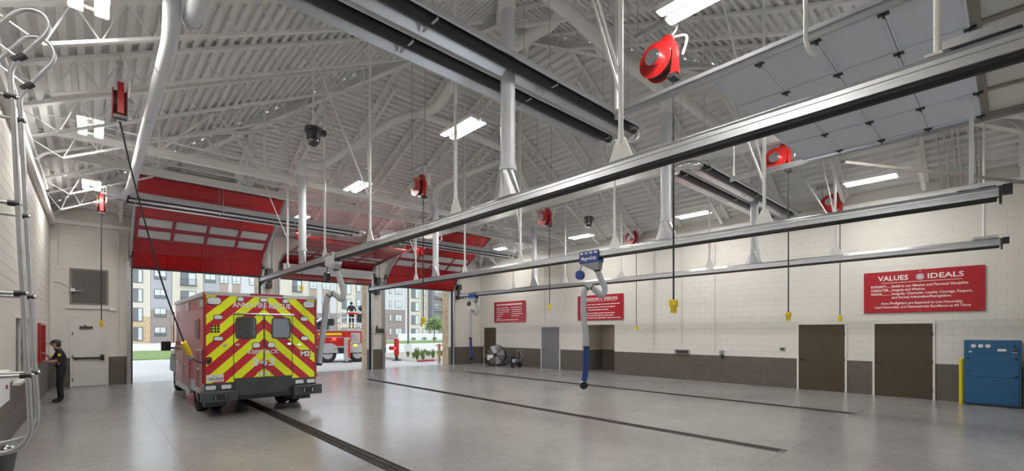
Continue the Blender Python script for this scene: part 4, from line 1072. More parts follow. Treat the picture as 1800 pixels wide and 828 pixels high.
# small things on the left and front walls
def boxes(name, lab, cat, specs):
    x0, x1, y0, y1, z0, z1 = specs[0][1:7]
    t = thing(name, ((x0+x1)/2, (y0+y1)/2, z0), lab, cat)
    for s in specs: MB().box(*s[1:7]).build(s[0], s[7], t, bevel=.004)
    return t
boxes('wall_cabinet', 'white box cabinet low on the left wall behind the pipe rack', 'cabinet', [('body', XL+.012, XL+.20, 8.0, 9.8, .93, 1.34, 'window_white'), ('lid', XL+.012, XL+.215, 7.98, 9.82, 1.345, 1.37, 'jamb_white'), ('latch', XL+.2, XL+.215, 9.4, 9.46, 1.12, 1.18, 'reel_red')])
boxes('light_switch', 'small white switch plate beside the red board', 'switch', [('plate', XL+.012, XL+.02, 19.4, 19.52, 1.15, 1.3, 'jamb_white'), ('rocker', XL+.02, XL+.026, 19.44, 19.48, 1.2, 1.25, 'white_print')])
boxes('junction_box', 'white junction box below the screened opening over the white door', 'box', [('case', .42, .58, YF-.09, YF-.012, 2.66, 2.80, 'jamb_white'), ('cover', .43, .57, YF-.096, YF-.09, 2.67, 2.79, 'white_print')])
boxes('actuator', 'small silver actuator at the left edge of the screened opening', 'actuator', [('case', -.60, -.48, YF-.13, YF-.032, 3.3, 3.42, 'galv'), ('arm', -.48, -.3, YF-.09, YF-.06, 3.32, 3.345, 'galv')])
pipe('conduit', [(-1.0, YF-.03, 3.62), (-.85, YF-.03, 3.62), (-.58, YF-.06, 3.45)], .016, 'bent conduit joining the silver actuator of the screened opening', 'conduit', 'conduit')
boxes('door_control', 'black control bars on the pier between the second and third red doors', 'control', [('bar', 10.62, 11.12, YF-.12, YF-.012, 2.0, 2.07, 'black_plastic'), ('bar', 10.62, 11.12, YF-.12, YF-.012, 1.88, 1.95, 'black_plastic'), ('bracket', 10.66, 10.72, YF-.08, YF-.012, 2.08, 2.22, 'black_plastic')])
y0, y1 = onX(1213, XR), onX(1187, XR)
t = thing('outlet_strip', (XR-.05, (y0+y1)/2, 1.03), 'black louvred outlet strip on the wall at the end of two conduits', 'outlet strip')
MB().box(XR-.07, XR-.012, y0, y1, 1.03, 1.20).build('case', 'galv', t)
for k in range(7): q = y0+.05+(y1-y0-.1)*k/7; MB().box(XR-.078, XR-.07, q, q+.055, 1.055, 1.175).build('socket', 'outlet_black', t)
y = onX(1269, XR); boxes('outlet_box', 'small grey outlet box with a hanging plug on the wall', 'outlet', [('case', XR-.07, XR-.012, y-.09, y+.07, 1.02, 1.22, 'galv'), ('plug', XR-.12, XR-.07, y-.06, y-.01, .92, 1.06, 'outlet_black')])
y = onX(1375, XR); boxes('thermostat', 'small white control plate on the wall left of the brown doors', 'control', [('plate', XR-.03, XR-.012, y-.1, y+.07, 1.26, 1.38, 'galv'), ('button', XR-.036, XR-.03, y-.06, y-.01, 1.28, 1.36, 'outlet_black'), ('button', XR-.036, XR-.03, y+.01, y+.05, 1.28, 1.36, 'outlet_black')])
t = thing('recessed_light', (XR+.75, 13.0, 2.4), 'square recessed ceiling light inside the wall alcove', 'light')  # added fill light, put in to brighten the alcove walls
MB().box(XR+.6, XR+.9, 12.85, 13.15, 2.385, 2.40).build('trim_ring', 'jamb_white', t)
MB().box(XR+.63, XR+.87, 12.88, 13.12, 2.380, 2.386).build('lens', 'alcove_lamp', t)
# red signs on the right wall
def sign(y0, y1, z0, z1, lab, lines):
    t = thing('wall_sign', (XR-.03, (y0+y1)/2, z0), lab, 'sign', 'red signs on the right wall')
    X = XR-.05; ym = (y0+y1)/2; zm = (z0+z1)/2
    MB().box(X, X+.02, y0, y1, z0, z1).build('panel', 'sign_red', t)
    for yy in (y0+.05, ym, y1-.05):
        for zz in (z0+.05, z1-.05): MB().cyl((X-.008, yy, zz), (XR-PROUD, yy, zz), .013, 8).build('standoff', 'chrome', t)
    for s, u0, v0, size, width, al in lines:
        if s == '_': MB().box(X-.002, X, ym-u0-width/2, ym-u0+width/2, zm+v0, zm+v0+size).build('rule', 'white_print', t)
        elif s == '@':
            MB().cyl((X-.003, ym-u0, zm+v0), (X, ym-u0, zm+v0), size, 20).build('emblem', 'galv', t)
            a = math.pi/4; mm = MB()
            for k in range(4): mm.bar((X-.004, ym-u0+size*1.15*math.cos(a+k*math.pi/2), zm+v0+size*1.0*math.sin(a+k*math.pi/2)), (X-.004, ym-u0, zm+v0), size*.8, .003, 0, (1, 0, 0))
            mm.build('emblem', 'galv', t)
            text(width, 'lettering', 'white_print', t, lambda u, v, h: (X-.007-h, ym-u0-u, zm+v0+v), size*1.0, None, .02, .0)
        else: text(s, 'lettering', 'white_print', t, lambda u, v, h: (X-h, ym-u0-u, zm+v0+v), size, width, .015, .002, al)
SB = .098
sign(.40, 2.98, 2.48, 3.70, 'large red sign lettered Values and Ideals above the widest brown door', [
    ('VALUES', -.60, .405, .20, .69, 'CENTER'), ('@', .0, .405, .085, '&', ''), ('IDEALS', .52, .405, .20, .73, 'CENTER'), ('_', 0, .27, .012, 1.72, ''),
    ('INTEGRITY.......', -1.12, .165, SB, .47, 'LEFT'), ('Belief in our Mission and Personal Discipline', -.63, .165, SB, 1.60, 'LEFT'),
    ('CHARACTER....', -1.12, .055, SB, .47, 'LEFT'), ('Integrity and Wisdom', -.63, .055, SB, .72, 'LEFT'),
    ('HONOR..............', -1.12, -.055, SB, .47, 'LEFT'), ('Integrity, Character, Loyalty, Courage, Respect,', -.63, -.055, SB, 1.68, 'LEFT'),
    ('and Formal Admiration/Recognition.', -.63, -.165, SB, 1.28, 'LEFT'),
    ('Anna Firefighters are Expected to Live Honorably,', 0, -.335, SB, 1.75, 'CENTER'), ('Lead Honorably, and Demonstrate Excellence at All Times', 0, -.445, SB, 2.05, 'CENTER')])
def dashes(specs):                      # lines of print too small to read: broken white rules
    out = []
    for u0, u1, v in specs:
        u = u0
        while u < u1-.02:
            L = min(random.uniform(.05, .17), u1-u); out.append(('_', u+L/2, v, .038, L, '')); u += L+.035
    return out
random.seed(3)
sign(11.6, 14.2, 2.46, 3.64, 'red sign lettered Mission and Vision behind the middle hanging hose', [
    ('MISSION', -.45, .40, .20, .85, 'CENTER'), ('&', .10, .39, .13, None, 'CENTER'), ('VISION', .62, .40, .20, .75, 'CENTER'), ('_', .05, .29, .012, 1.75, '')]
    + dashes([(-1.0, 1.1, .13), (-1.0, .85, .0), (-.65, .5, -.12), (-1.0, .85, -.28), (-1.0, .8, -.39), (-1.0, 1.15, -.50)]))
sign(17.85, 20.5, 2.46, 3.64, 'small-looking red sign nearest the front wall, above the drum fan', [
    ] + dashes([(-1.1, 1.05, .42), (-1.1, 1.05, .38), (-1.1, -.1, .22), (.15, 1.0, .22), (-1.1, .05, .1), (.2, 1.05, .1), (-1.1, 0, -.02), (.2, .95, -.02), (-1.1, -.5, -.14), (.2, 1.1, -.14), (-1.1, -.6, -.26), (.2, .8, -.26), (-1.1, -.75, -.38), (-1.1, .75, -.48)]))
# blue compressor cabinet and yellow bollards
t = thing('compressor_cabinet', (17.15, .27, 0), 'blue steel breathing air cabinet with three gauges against the right wall', 'cabinet')
X0, Y0, Y1 = 16.93, -.24, .78
MB().box(X0, XR-.03, Y0, Y1, .04, 1.70).build('body', 'cabinet_blue', t, bevel=.012)
MB().box(X0+.03, XR-.06, Y0+.03, Y1-.03, 0, .04).build('plinth', 'black_plastic', t)
MB().box(X0-.014, X0, Y0+.05, Y1-.05, .76, 1.36).build('upper_door', 'cabinet_blue', t, bevel=.004)
MB().box(X0-.014, X0, Y0+.05, Y1-.05, .09, .745).build('lower_door', 'cabinet_blue', t, bevel=.004)
MB().box(X0-.010, X0, Y0+.05, Y1-.05, 1.375, 1.66).build('gauge_panel', 'cabinet_blue', t)
for yy in (.60, .47, .34):
    o = MB().cyl((X0-.03, yy, 1.55), (X0-.01, yy, 1.55), .052, 18).build('gauge', 'galv', t); MB().cyl((X0-.034, yy, 1.55), (X0-.03, yy, 1.55), .043, 18).build('dial', 'white_print', o)
    MB().box(X0-.037, X0-.034, yy-.004, yy+.004, 1.545, 1.585).build('needle', 'outlet_black', o)
MB().box(X0-.013, X0-.01, .02, .17, 1.42, 1.48).build('label_plate', 'white_print', t); MB().box(X0-.013, X0-.01, .62, .69, 1.38, 1.41).build('label_plate', 'white_print', t); MB().box(X0-.013, X0-.01, -.17, -.08, 1.385, 1.40).build('label_plate', 'white_print', t)
for yy, zz in ((.70, 1.22), (.70, .90), (-.12, 1.55), (-.15, 1.24), (-.15, .80), (-.14, 1.45)):
    MB().cyl((X0-.04, yy, zz), (X0-.01, yy, zz), .028, 10).build('knob', 'black_plastic', t)
for yy in (.30, 1.15):
    for k, zz in enumerate((.12, .95)): MB().box(X0+.05, X0+.06, Y0-.008, Y0, zz, zz+.1).build('hinge', 'black_plastic', t) if yy < 1 else None
for yy, lab in ((.835, 'yellow safety bollard on the left side of the blue cabinet'), (-.31, 'yellow safety bollard on the right side of the blue cabinet')):
    t = thing('bollard', (17.12, yy, 0), lab, 'bollard', 'yellow bollards')
    MB().cyl((17.12, yy, .01), (17.12, yy, 1.18), .05, 18).build('post', 'safety_yellow', t); MB().ball((17.12, yy, 1.18), .05, 18, 8, 0, (1, 1, .5)).build('cap', 'safety_yellow', t); MB().cyl((17.12, yy, 0), (17.12, yy, .012), .052, 18).build('base_plate', 'safety_yellow', t)
# drum fan
FXc, FYc = 16.55, 19.35; fd = Vector((-.80, -.60, 0)); FZ = .62; FR = .56
t = thing('drum_fan', (FXc, FYc, 0), 'big black drum fan standing on the floor by the brown corner door', 'fan')
c = Vector((FXc, FYc, FZ)); sd_ = Vector((.60, -.80, 0)); up = Vector((0, 0, 1))
ringp = lambda r_, h: [c+fd*h+(sd_*math.cos(a)+up*math.sin(a))*r_ for a in [2*math.pi*k/32 for k in range(32)]]
m = MB(); vs = ringp(FR, -.18)+ringp(FR, .18)+ringp(FR-.02, .18)+ringp(FR-.02, -.18)
m.add(vs, [(i*32+k, i*32+(k+1) % 32, ((i+1) % 4)*32+(k+1) % 32, ((i+1) % 4)*32+k) for i in range(4) for k in range(32)], 0, True); m.build('drum', 'black_plastic', t)
for h, nm in ((.18, 'front_guard'), (-.18, 'rear_guard')):
    m = MB()
    for r_ in (.12, .2, .28, .36, .44, .52): m.tube(ringp(r_, h), .005, 5, 0, True, True)
    for k in range(12): a = 2*math.pi*k/12; m.tube([c+fd*h, c+fd*h+(sd_*math.cos(a)+up*math.sin(a))*FR], .006, 5)
    o = m.build(nm, 'galv', t)
MB().cyl(c+fd*.185, c+fd*.2, .11, 16).build('badge', 'black_plastic', t)
MB().cyl(c-fd*.16, c+fd*.05, .12, 14).build('motor', 'dark_steel', t)
for k in range(4):
    a = 2*math.pi*k/4+.3; e = sd_*math.cos(a)+up*math.sin(a); g = fd.cross(e)
    MB().add([c+e*.1-g*.06+fd*.02, c+e*.1+g*.06+fd*.08, c+e*.52+g*.16+fd*.12, c+e*.52-g*.12+fd*.0], [(0,1,2,3)]).build('blade', 'galv', t)
m = MB(); m.tube(elbow([c+sd_*.5+Vector((0,0,-.62+.05)), c+sd_*.62+Vector((0,0,-.4)), c+sd_*.6], .1), .02, 8); m.tube(elbow([c-sd_*.5+Vector((0,0,-.57)), c-sd_*.62+Vector((0,0,-.4)), c-sd_*.6], .1), .02, 8); m.tube([c+sd_*.5+Vector((0,0,-.57)), c-sd_*.5+Vector((0,0,-.57))], .02, 8); m.build('stand', 'dark_steel', t)
for s in (-1, 1): MB().cyl(c+sd_*s*.42-fd*.22+Vector((0,0,-.53)), c+sd_*s*.47-fd*.22+Vector((0,0,-.53)), .09, 14).build('wheel', 'tyre', t)
MB().cyl(c+sd_*.42-fd*.22+Vector((0,0,-.53)), c-sd_*.42-fd*.22+Vector((0,0,-.53)), .015, 8).build('axle', 'dark_steel', t)
# pressure washer cart beside it
t = thing('pressure_washer', (16.6, 18.0, 0), 'small wheeled pressure washer cart parked beside the drum fan', 'pressure washer')
bx_, by_ = 16.6, 18.0
MB().box(bx_-.2, bx_+.2, by_-.35, by_+.35, .22, .27).build('base', 'dark_steel', t)
MB().box(bx_-.16, bx_+.16, by_-.05, by_+.30, .27, .58).build('engine', 'black_plastic', t, bevel=.03)
MB().cyl((bx_-.18, by_+.12, .48), (bx_+.02, by_+.12, .48), .13, 16).build('pull_starter', 'dark_steel', t)
MB().box(bx_-.12, bx_+.12, by_-.3, by_-.06, .27, .45).build('pump', 'galv', t, bevel=.02)
for s in (-1, 1):
    m = MB(); m.tube(elbow([(bx_+s*.18, by_+.33, .25), (bx_+s*.18, by_-.35, .27), (bx_+s*.18, by_-.52, .95)], .1), .014, 8); m.build('frame_tube', 'galv', t)
    MB().cyl((bx_+s*.23, by_-.25, .15), (bx_+s*.29, by_-.25, .15), .15, 18).build('wheel', 'tyre', t)
MB().cyl((bx_-.18, by_-.52, .95), (bx_+.18, by_-.52, .95), .014, 8).build('handle', 'galv', t)
MB().tube([(bx_-.05+.16*math.cos(a), by_-.42, .65+.16*math.sin(a)) for a in [2*math.pi*k/18 for k in range(18)]], .025, 8, 0, True, True).build('hose_coil', 'black_rubber', t)
MB().tube([(bx_, by_-.46, .9), (bx_+.1, by_-.75, .55)], .012, 6).build('lance', 'galv', t)
for s in (-1, 1): MB().cyl((bx_+s*.15, by_+.3, 0), (bx_+s*.15, by_+.3, .23), .02, 8).build('foot', 'dark_steel', t)
MB().cyl((bx_-.26, by_-.25, .15), (bx_+.26, by_-.25, .15), .012, 8).build('axle', 'dark_steel', t)
# galvanised pipe rack standing off the left wall, close to the camera
t = thing('pipe_rack', (-.35, 4.9, .9), 'galvanised pipe rack with hooped tops on the left wall, close to the camera', 'rack')
def plane_pts(pts, Y): 
    out = []
    for px, py in pts: X = onY(px, Y); out.append((X, Y, zat(X, Y, py)))
    return out
near = [(-35, 801), (-5, 798), (22, 792), (42, 780), (52, 762), (54, 740), (48, 640), (40, 500), (34, 400), (24, 200), (19, 140), (22, 118), (35, 102), (60, 79), (80, 60), (86, 44), (78, 28), (60, 19), (40, 18), (22, 25), (-5, 45), (-30, 64)]
far = [(-20, 783), (10, 778), (40, 770), (58, 757), (66, 738), (66, 715), (61, 640), (53, 500), (48, 414), (42, 300), (37, 205), (35, 180), (40, 164), (55, 146), (75, 126), (92, 108), (95, 92), (86, 76), (70, 67), (52, 65), (36, 72), (-20, 120)]
for pts, Y, cl in ((near, 4.65, [(22, 170), (28, 358), (39, 516), (49, 660)]), (far, 5.2, [(37, 212), (44, 380), (54, 522), (61, 655)])):
    MB().tube(smooth(plane_pts(pts, Y), 4), .0165, 12).build('upright', 'galv', t)
    for q in plane_pts(cl, Y):
        o = MB().tube([(q[0]+.03, q[1], q[2]), (XL+PROUD, q[1], q[2])], .0135, 10).build('rung', 'galv', t)
        MB().cyl((q[0]-.040, q[1], q[2]), (q[0]+.018, q[1], q[2]), .021, 12).build('clamp', 'dark_steel', t)
for pts, Y in (([(33, 102), (-10, 72)], 4.65), ([(48, 152), (0, 116)], 5.2)):
    a, b = plane_pts(pts, Y); MB().tube([a, b], .008, 8).build('stay', 'chrome', t); MB().cyl(Vector(a)-Vector((.03, 0, .03)), Vector(a)+Vector((.03, 0, .03)), .023, 10).build('clamp', 'dark_steel', t)
# tub with a steel tray on the floor by the left wall
TX, TY = -.92, 9.3
t = thing('mop_tub', (TX, TY, 0), 'dark tub with a steel tray on the floor by the left wall', 'tub')
MB().tube([(TX, TY, 0), (TX, TY, .05), (TX, TY, .26)], [.10, .11, .14], 20).build('tub', 'sink_grey', t)
MB().tube([(TX, TY, .26), (TX, TY, .28), (TX, TY, .31)], [.15, .16, .14], 20).build('tray', 'chrome', t)
for k in range(5): a = k*1.25; MB().ball((TX+.08*math.cos(a), TY+.08*math.sin(a), .325), .035, 8, 6, 0, (1.2, 1, .6)).build('scrap', 'chrome', t)
MB().tube(smooth([(TX+.14, TY-.02, .28), (TX+.19, TY, .34), (TX+.16, TY+.06, .37)]), .012, 8).build('handle', 'galv', t)
# ================================================================ OUTSIDE
gd = struct(MB().box(-80, 180, YF+.35, 260, -.30, -.004).box(-80, 180, -90, YR-.3, -.30, -.004).box(-80, XL-3.3, YR-.3, YF+.35, -.3, -.004).box(XR+1.8, 180, YR-.3, YF+.35, -.3, -.004).build('ground', 'apron'))
struct(MB().box(-60, 160, 58, 62, -.004, .02).box(-60, 14, 62, 95, -.004, .02).build('floor_road', 'road'))
def lawn(x0, x1, y0, y1, z=.06): return tag(MB().box(x0, x1, y0, y1, -.004, z).build('lawn', 'grass'), None, 'grass', None, 'stuff')
l = lawn(-40, 12, 39.5, 57); l['label'] = 'strip of green lawn seen left of the ambulance'
l = lawn(16, 110, 66, 84, .05); l['label'] = 'strip of green lawn seen through the third door'
# stone clad piers outside each opening
for i, (a, b) in enumerate(DOORS):
    x0, x1 = b, (DOORS[i+1][0] if i < 2 else b+1.0)
    p = struct(MB().box(x0+.06, x1-.06, YF+.36, YF+1.0, 0, 5.6).build('wall_pier_%d' % (i+1), 'stone_grout'))
    random.seed(i); z = 0
    while z < 4.6:
        h = random.choice((.16, .2, .26)); y = YF+.36
        while y < YF+.99:
            L = min(random.uniform(.2, .42), YF+1.0-y)
            if L > .05: MB().box(x0+.02+random.uniform(0, .02), x0+.07, y+.006, y+L-.006, z+.006, z+h-.006).build('stone', 'stone_tan', p, bevel=0)
            y += L
        x = x0+.03
        while x < x1-.05:
            L = min(random.uniform(.2, .42), x1-.05-x)
            if L > .05: MB().box(x+.006, x+L-.006, YF+.99, YF+1.04, z+.006, z+h-.006).build('stone', 'stone_tan', p)
            x += L
        z += h
for px, Y, lab in ((641, 23.1, 'tan guard post outside between the second and third doors'), (772, 23.35, 'tan guard post outside at the right edge of the third door')):
    x = onY(px, Y); t = thing('guard_post', (x, Y, 0), lab, 'bollard', 'tan guard posts'); 
    MB().cyl((x, Y, 0), (x, Y, 1.15), .09, 14).build('post', 'tan_post', t); MB().ball((x, Y, 1.15), .09, 14, 6, 0, (1, 1, .4)).build('cap', 'tan_post', t)
# planting bed, grasses, lamp post
t = thing('planting_bed', (20, 31, 0), 'gravel planting bed with kerb outside the third door', 'planting bed')
MB().box(15.2, 27.5, 25.4, 36.5, -.004, .10).build('gravel', 'soil', t)
MB().box(15.0, 27.7, 25.2, 25.4, -.004, .14).build('kerb', 'road', t)
MB().box(15.0, 15.2, 25.4, 36.5, -.004, .14).build('kerb', 'road', t)
MB().box(15.0, 16.3, 25.17, 25.2, .0, .13).build('painted_kerb', 'curb_red', t)
tag(MB().box(34, 44, 52, 52.3, -.004, .16).build('kerb', 'curb_red'), 'red painted kerb across the street beyond the planting bed', 'kerb')
random.seed(11)
def tuft(name, h, n, sp):
    m = MB()
    for k in range(n):
        a = random.uniform(0, 6.28); q = random.uniform(.2, 1); c_, s_ = math.cos(a), math.sin(a); r0 = random.uniform(0, .06)
        tip = (c_*sp*q, s_*sp*q, h*(1-.45*q*q)*random.uniform(.8, 1)); md = (c_*(r0+sp*q*.35), s_*(r0+sp*q*.35), tip[2]*.62)
        w_ = .014; nx, ny = -s_*w_, c_*w_
        m.add([(c_*r0-nx, s_*r0-ny, 0), (c_*r0+nx, s_*r0+ny, 0), (md[0]+nx, md[1]+ny, md[2]), (md[0]-nx, md[1]-ny, md[2]), tip], [(0, 1, 2, 3), (3, 2, 4)])
    me = m.mesh(name); me.materials.append(M('leaf')); return me
tm_ = [tuft('blades', .75, 90, .42), tuft('blades', .5, 70, .3), tuft('blades', .95, 110, .5)]
gl = ['first', 'second', 'third', 'fourth', 'fifth', 'sixth', 'seventh', 'eighth', 'ninth', 'tenth', 'eleventh', 'twelfth']
for k, (px, py, q) in enumerate(((717, 627, 1), (723, 634, 1), (727, 629, 1), (733, 632, 2), (742, 630, 0), (750, 625, 1), (754, 626, 1), (761, 629, 0), (770, 625, 1), (776, 625, 1), (747, 622, 1))):
    x, y = ground(px, py, .1); x = max(x, 15.5)
    t = thing('ornamental_grass', (x, y, .1), '%s tuft of ornamental grass from the left in the planting bed' % gl[sorted([717, 723, 727, 733, 742, 750, 754, 761, 770, 776, 747]).index(px)], 'plant', 'ornamental grasses')
    link('blades', tm_[q], t, local=True); MB().cyl((0, 0, 0), (0, 0, .05), .07, 8).build('crown', 'bark', t, local=True)
x, y = ground(717.5, 622); t = thing('lamp_post', (x, y, .1), 'dark lamp post on a white concrete base outside the third door', 'lamp post')
MB().cyl((x, y, .1), (x, y, .85), .30, 18).build('base', 'stucco_light', t); MB().cyl((x, y, .85), (x, y, 9), .075, 10).build('pole', 'dark_frame', t); MB().box(x-.2, x+.2, y-.5, y+.1, 9, 9.15).build('lamp_head', 'dark_frame', t)
# low white wall with shrubs in front of the flats, and a young tree
tag(MB().box(48, 78, 88, 88.4, -.004, 1.5).build('garden_wall', 'window_white'), 'low white garden wall before the apartment blocks', 'wall')
def bush(name, r_, n, seed, sc=1.):
    random.seed(seed); m = MB()
    for k in range(n):
        a, b = random.uniform(0, 6.28), math.acos(random.uniform(-.2, 1)); q = r_*random.uniform(.6, 1)
        c_ = Vector((q*math.sin(b)*math.cos(a), q*math.sin(b)*math.sin(a), q*math.cos(b)*sc+r_*.4)); s_ = r_*.16
        d1 = Vector((random.uniform(-1, 1), random.uniform(-1, 1), random.uniform(-1, 1))).normalized()*s_; d2 = d1.orthogonal().normalized()*s_*.6
        m.add([c_-d1, c_+d2, c_+d1, c_-d2], [(0, 1, 2, 3)])
    me = m.mesh(name); me.materials.append(M('leaf')); return me
bmsh = bush('foliage', .55, 260, 5)
for k in range(9):
    x = 51+k*2.7; t = thing('shrub', (x, 87, 0), '%s small round shrub from the left along the white garden wall' % gl[k], 'shrub', 'shrubs along the garden wall'); link('foliage', bmsh, t, local=True); MB().cyl((0, 0, 0), (0, 0, .4), .06, 6).build('stem', 'bark', t, local=True)
x, y = 46.5, 72; t = thing('young_tree', (x, y, .05), 'young green tree on the lawn seen through the third door', 'tree')
o = link('foliage', bush('foliage', 1.7, 420, 9, 1.3), t, local=True); o.location = (0, 0, 1.9); MB().tube([(x, y, .05), (x+.05, y, 1.5), (x, y, 3)], [.1, .08, .05], 8).build('trunk', 'bark', t)
# apartment blocks across the street
BY = 96.0; FHT = 3.15; B0 = .2
def bwin(root, xa, xb, z0, z1, kind, y=BY):
    f = MB().box(xa, xb, y-.08, y-.005, z0, z1).build('window', 'dark_frame' if kind != 'w' else 'window_white', root)
    n = 2 if xb-xa > 1.1 else 1; g = .07; wd = (xb-xa-g)/n
    for k in range(n):
        MB().box(xa+g+k*wd, xa+(k+1)*wd, y-.10, y-.08, z0+(z1-z0)*.36, z1-g).build('pane', 'window_bright', f)
        MB().box(xa+g+k*wd, xa+(k+1)*wd, y-.10, y-.08, z0+g, z0+(z1-z0)*.36-g*.6).build('pane', 'window_dark' if kind == 'd' else 'window_bright', f)
    return f
def bdoor(root, xa, xb, z0, z1, rail=True, y=BY):
    f = MB().box(xa, xb, y-.08, y-.005, z0, z1).build('window', 'dark_frame', root); md = (xa+xb)/2
    MB().box(xa+.1, md-.04, y-.10, y-.08, z0+.1, z1-.1).build('pane', 'window_dark', f); MB().box(md+.04, xb-.1, y-.10, y-.08, z0+.1, z1-.1).build('pane', 'window_bright', f)
    if rail:
        r_ = MB().box(xa-.15, xb+.15, y-.42, y-.38, z0+1.0, z0+1.06).build('railing', 'dark_frame', root)
        b = MB().box(xa-.15, xb+.15, y-.42, y-.1, z0-.1, z0).build('balcony_slab', 'dark_frame', root)
        n = 9
        m = MB()
        for k in range(n+1): q = xa-.13+(xb-xa+.26)*k/n; m.box(q-.012, q+.012, y-.41, y-.39, z0, z0+1.0)
        q = m.build('balusters', 'dark_frame', r_); q['kind'] = 'stuff'
def block_(label, walls):
    xa, xb = walls[0][0], walls[-1][1]
    t = thing('apartment_building', ((xa+xb)/2, BY+5, 0), label, 'building', 'apartment buildings across the street')
    MB().box(xa+.1, xb-.1, BY+.5, BY+12, 0, 14.5).build('core', 'stucco_grey', t)
    for w_ in walls:
        x0, x1, up_, lo_, split, wins = w_[:6]; dy = w_[6] if len(w_) > 6 else 0
        if split > 0: MB().box(x0, x1, BY-dy, BY+.5, 0, split).build('wall', lo_, t)
        MB().box(x0, x1, BY-dy, BY+.5, max(0, split), 14.6).build('wall', up_, t)
        for kind, wx0, wx1 in wins:
            for fl_ in range(4):
                z = B0+fl_*FHT
                if kind == 'j': bdoor(t, wx0, wx1, z+.25, z+2.45, True, BY-dy)
                elif kind == 'g': bdoor(t, wx0, wx1, z+.25, z+2.45, False, BY-dy)
                elif kind == 'p':
                    bwin(t, wx0, wx1, z+1.0, z+2.5, 'b', BY-dy); MB().box(wx0, wx1, BY-dy-.05, BY-dy, z-.55, z+.95).build('spandrel', 'stucco_brown', t)
                else: bwin(t, wx0, wx1, z+1.0, z+2.5, kind, BY-dy)
    return t
X = lambda px: onY(px, BY)
block_('cream and grey apartment block seen left of the ambulance', [
    (X(180), X(264.5), 'cream', 'stone_tan', 4.4, [('g', X(234), X(251))]),
    (X(265), X(302), 'stucco_grey', 'stucco_taupe', 5.6, [('d', X(271), X(292))]),
    (X(302.5), X(356), 'cream', 'stone_tan', 3.2, [('j', X(317), X(344))], .3),
    (X(356.5), X(386), 'stucco_grey', 'stucco_taupe', 3, [('d', X(360), X(379))]),
    (X(386), X(432), 'stucco_light', 'stucco_taupe', 3, [('p', X(386), X(401)), ('p', X(408), X(423))]),
    (X(432), X(470), 'stucco_light', 'stucco_taupe', 3, [('b', X(438), X(447))])])
block_('cream and grey apartment block seen through the second door', [
    (X(470.5), X(540), 'cream', 'stone_tan', 3, [('j', X(513), X(529))], .3),
    (X(540.5), X(592), 'stucco_light', 'stucco_taupe', 5.6, [('p', X(544), X(557)), ('p', X(566), X(580))]),
    (X(592.5), X(624), 'cream', 'stone_tan', 3, [('g', X(600), X(616))], .3),
    (X(624.5), X(660), 'stucco_grey', 'stucco_taupe', 3, [('b', X(626), X(634))])])
rb = block_('dark and cream apartment block with framed balconies seen through the third door', [
    (X(660.5), X(712), 'stucco_light', 'stucco_taupe', 7.0, [('b', X(668), X(676)), ('b', X(684), X(688)), ('b', X(694.5), X(706))]),
    (X(712.3), X(718), 'stucco_light', 'stucco_light', 0, []),
    (X(718.3), X(741), 'cream', 'cream', 0, [('g', X(722), X(735.5))], .3),
    (X(741.3), X(752), 'cream', 'cream', 0, [('b', X(743), X(748))]),
    (X(752.3), X(800), 'cream', 'stucco_brown', 3.2, [('b', X(757), X(771))])])
m = MB(); xa, xb = X(752.5), X(782)
m.box(xa, xa+.7, BY-1.6, BY-.01, 3.3, 14.6); m.box(xb-.7, xb, BY-1.6, BY-.01, 3.3, 14.6); m.box(xa+.7, xb-.7, BY-1.6, BY-.01, 3.3, 4.1); m.build('balcony_frame', 'balcony_dark', rb)
for z in (6.9, 10.1): MB().box(xa+.7, xb-.7, BY-1.5, BY-.01, z, z+.25).build('balcony_floor', 'balcony_dark', rb); 
for z in (4.1, 7.15, 10.35):
    r_ = MB().box(xa+.7, xb-.7, BY-1.5, BY-1.45, z+1.0, z+1.06).build('railing', 'dark_frame', rb); m = MB()
    for k in range(22): q = xa+.75+(xb-xa-1.5)*k/21; m.box(q-.012, q+.012, BY-1.49, BY-1.46, z, z+1.0)
    m.build('balusters', 'dark_frame', r_)['kind'] = 'stuff'
# ---- ladder truck parked outside
TA = math.radians(162); tr = thing('ladder_truck', (11.95, 29.2, 0), 'red ladder truck with raised bucket parked outside the second door', 'fire truck')
T = lambda m, n, mt, p=tr, bevel=0: m.build(n, mt, p, bevel, local=True)
T(MB().box(-2.5, 6.0, -1.22, 1.22, .55, .95), 'chassis', 'black_plastic')
bd = T(MB().box(-2.5, 5.2, -1.25, 1.25, .98, 1.95), 'body', 'truck_red', tr, .02)
T(MB().box(-2.52, 5.22, -1.27, 1.27, 1.95, 2.03), 'deck_edge', 'truck_silver')
T(MB().box(-2.4, 5.2, 1.25, 1.275, .92, 1.02), 'rub_rail', 'truck_silver')
for x0, x1 in ((.15, 1.6), (1.7, 3.2), (3.3, 4.9)):
    o = T(MB().box(x0, x1, 1.25, 1.27, 1.25, 1.88), 'compartment_door', 'truck_red'); 
    T(MB().box(x0+.05, x1-.05, 1.27, 1.28, 1.70, 1.84), 'gold_stripe', 'safety_yellow', o); T(MB().box(x0, x1, 1.27, 1.285, 1.55, 1.6), 'trim', 'truck_silver', o); T(MB().box(x0+.6, x0+.75, 1.27, 1.3, 1.3, 1.36), 'handle', 'chrome', o)
for k in range(5):
    x = -2.3+k*.42; T(MB().prism([(x, .99), (x+.2, .99), (x+.42, 1.28), (x+.22, 1.28)], lambda u, v, h: (u, 1.25+h, v), 0, .012), 'chevron', 'white_print')
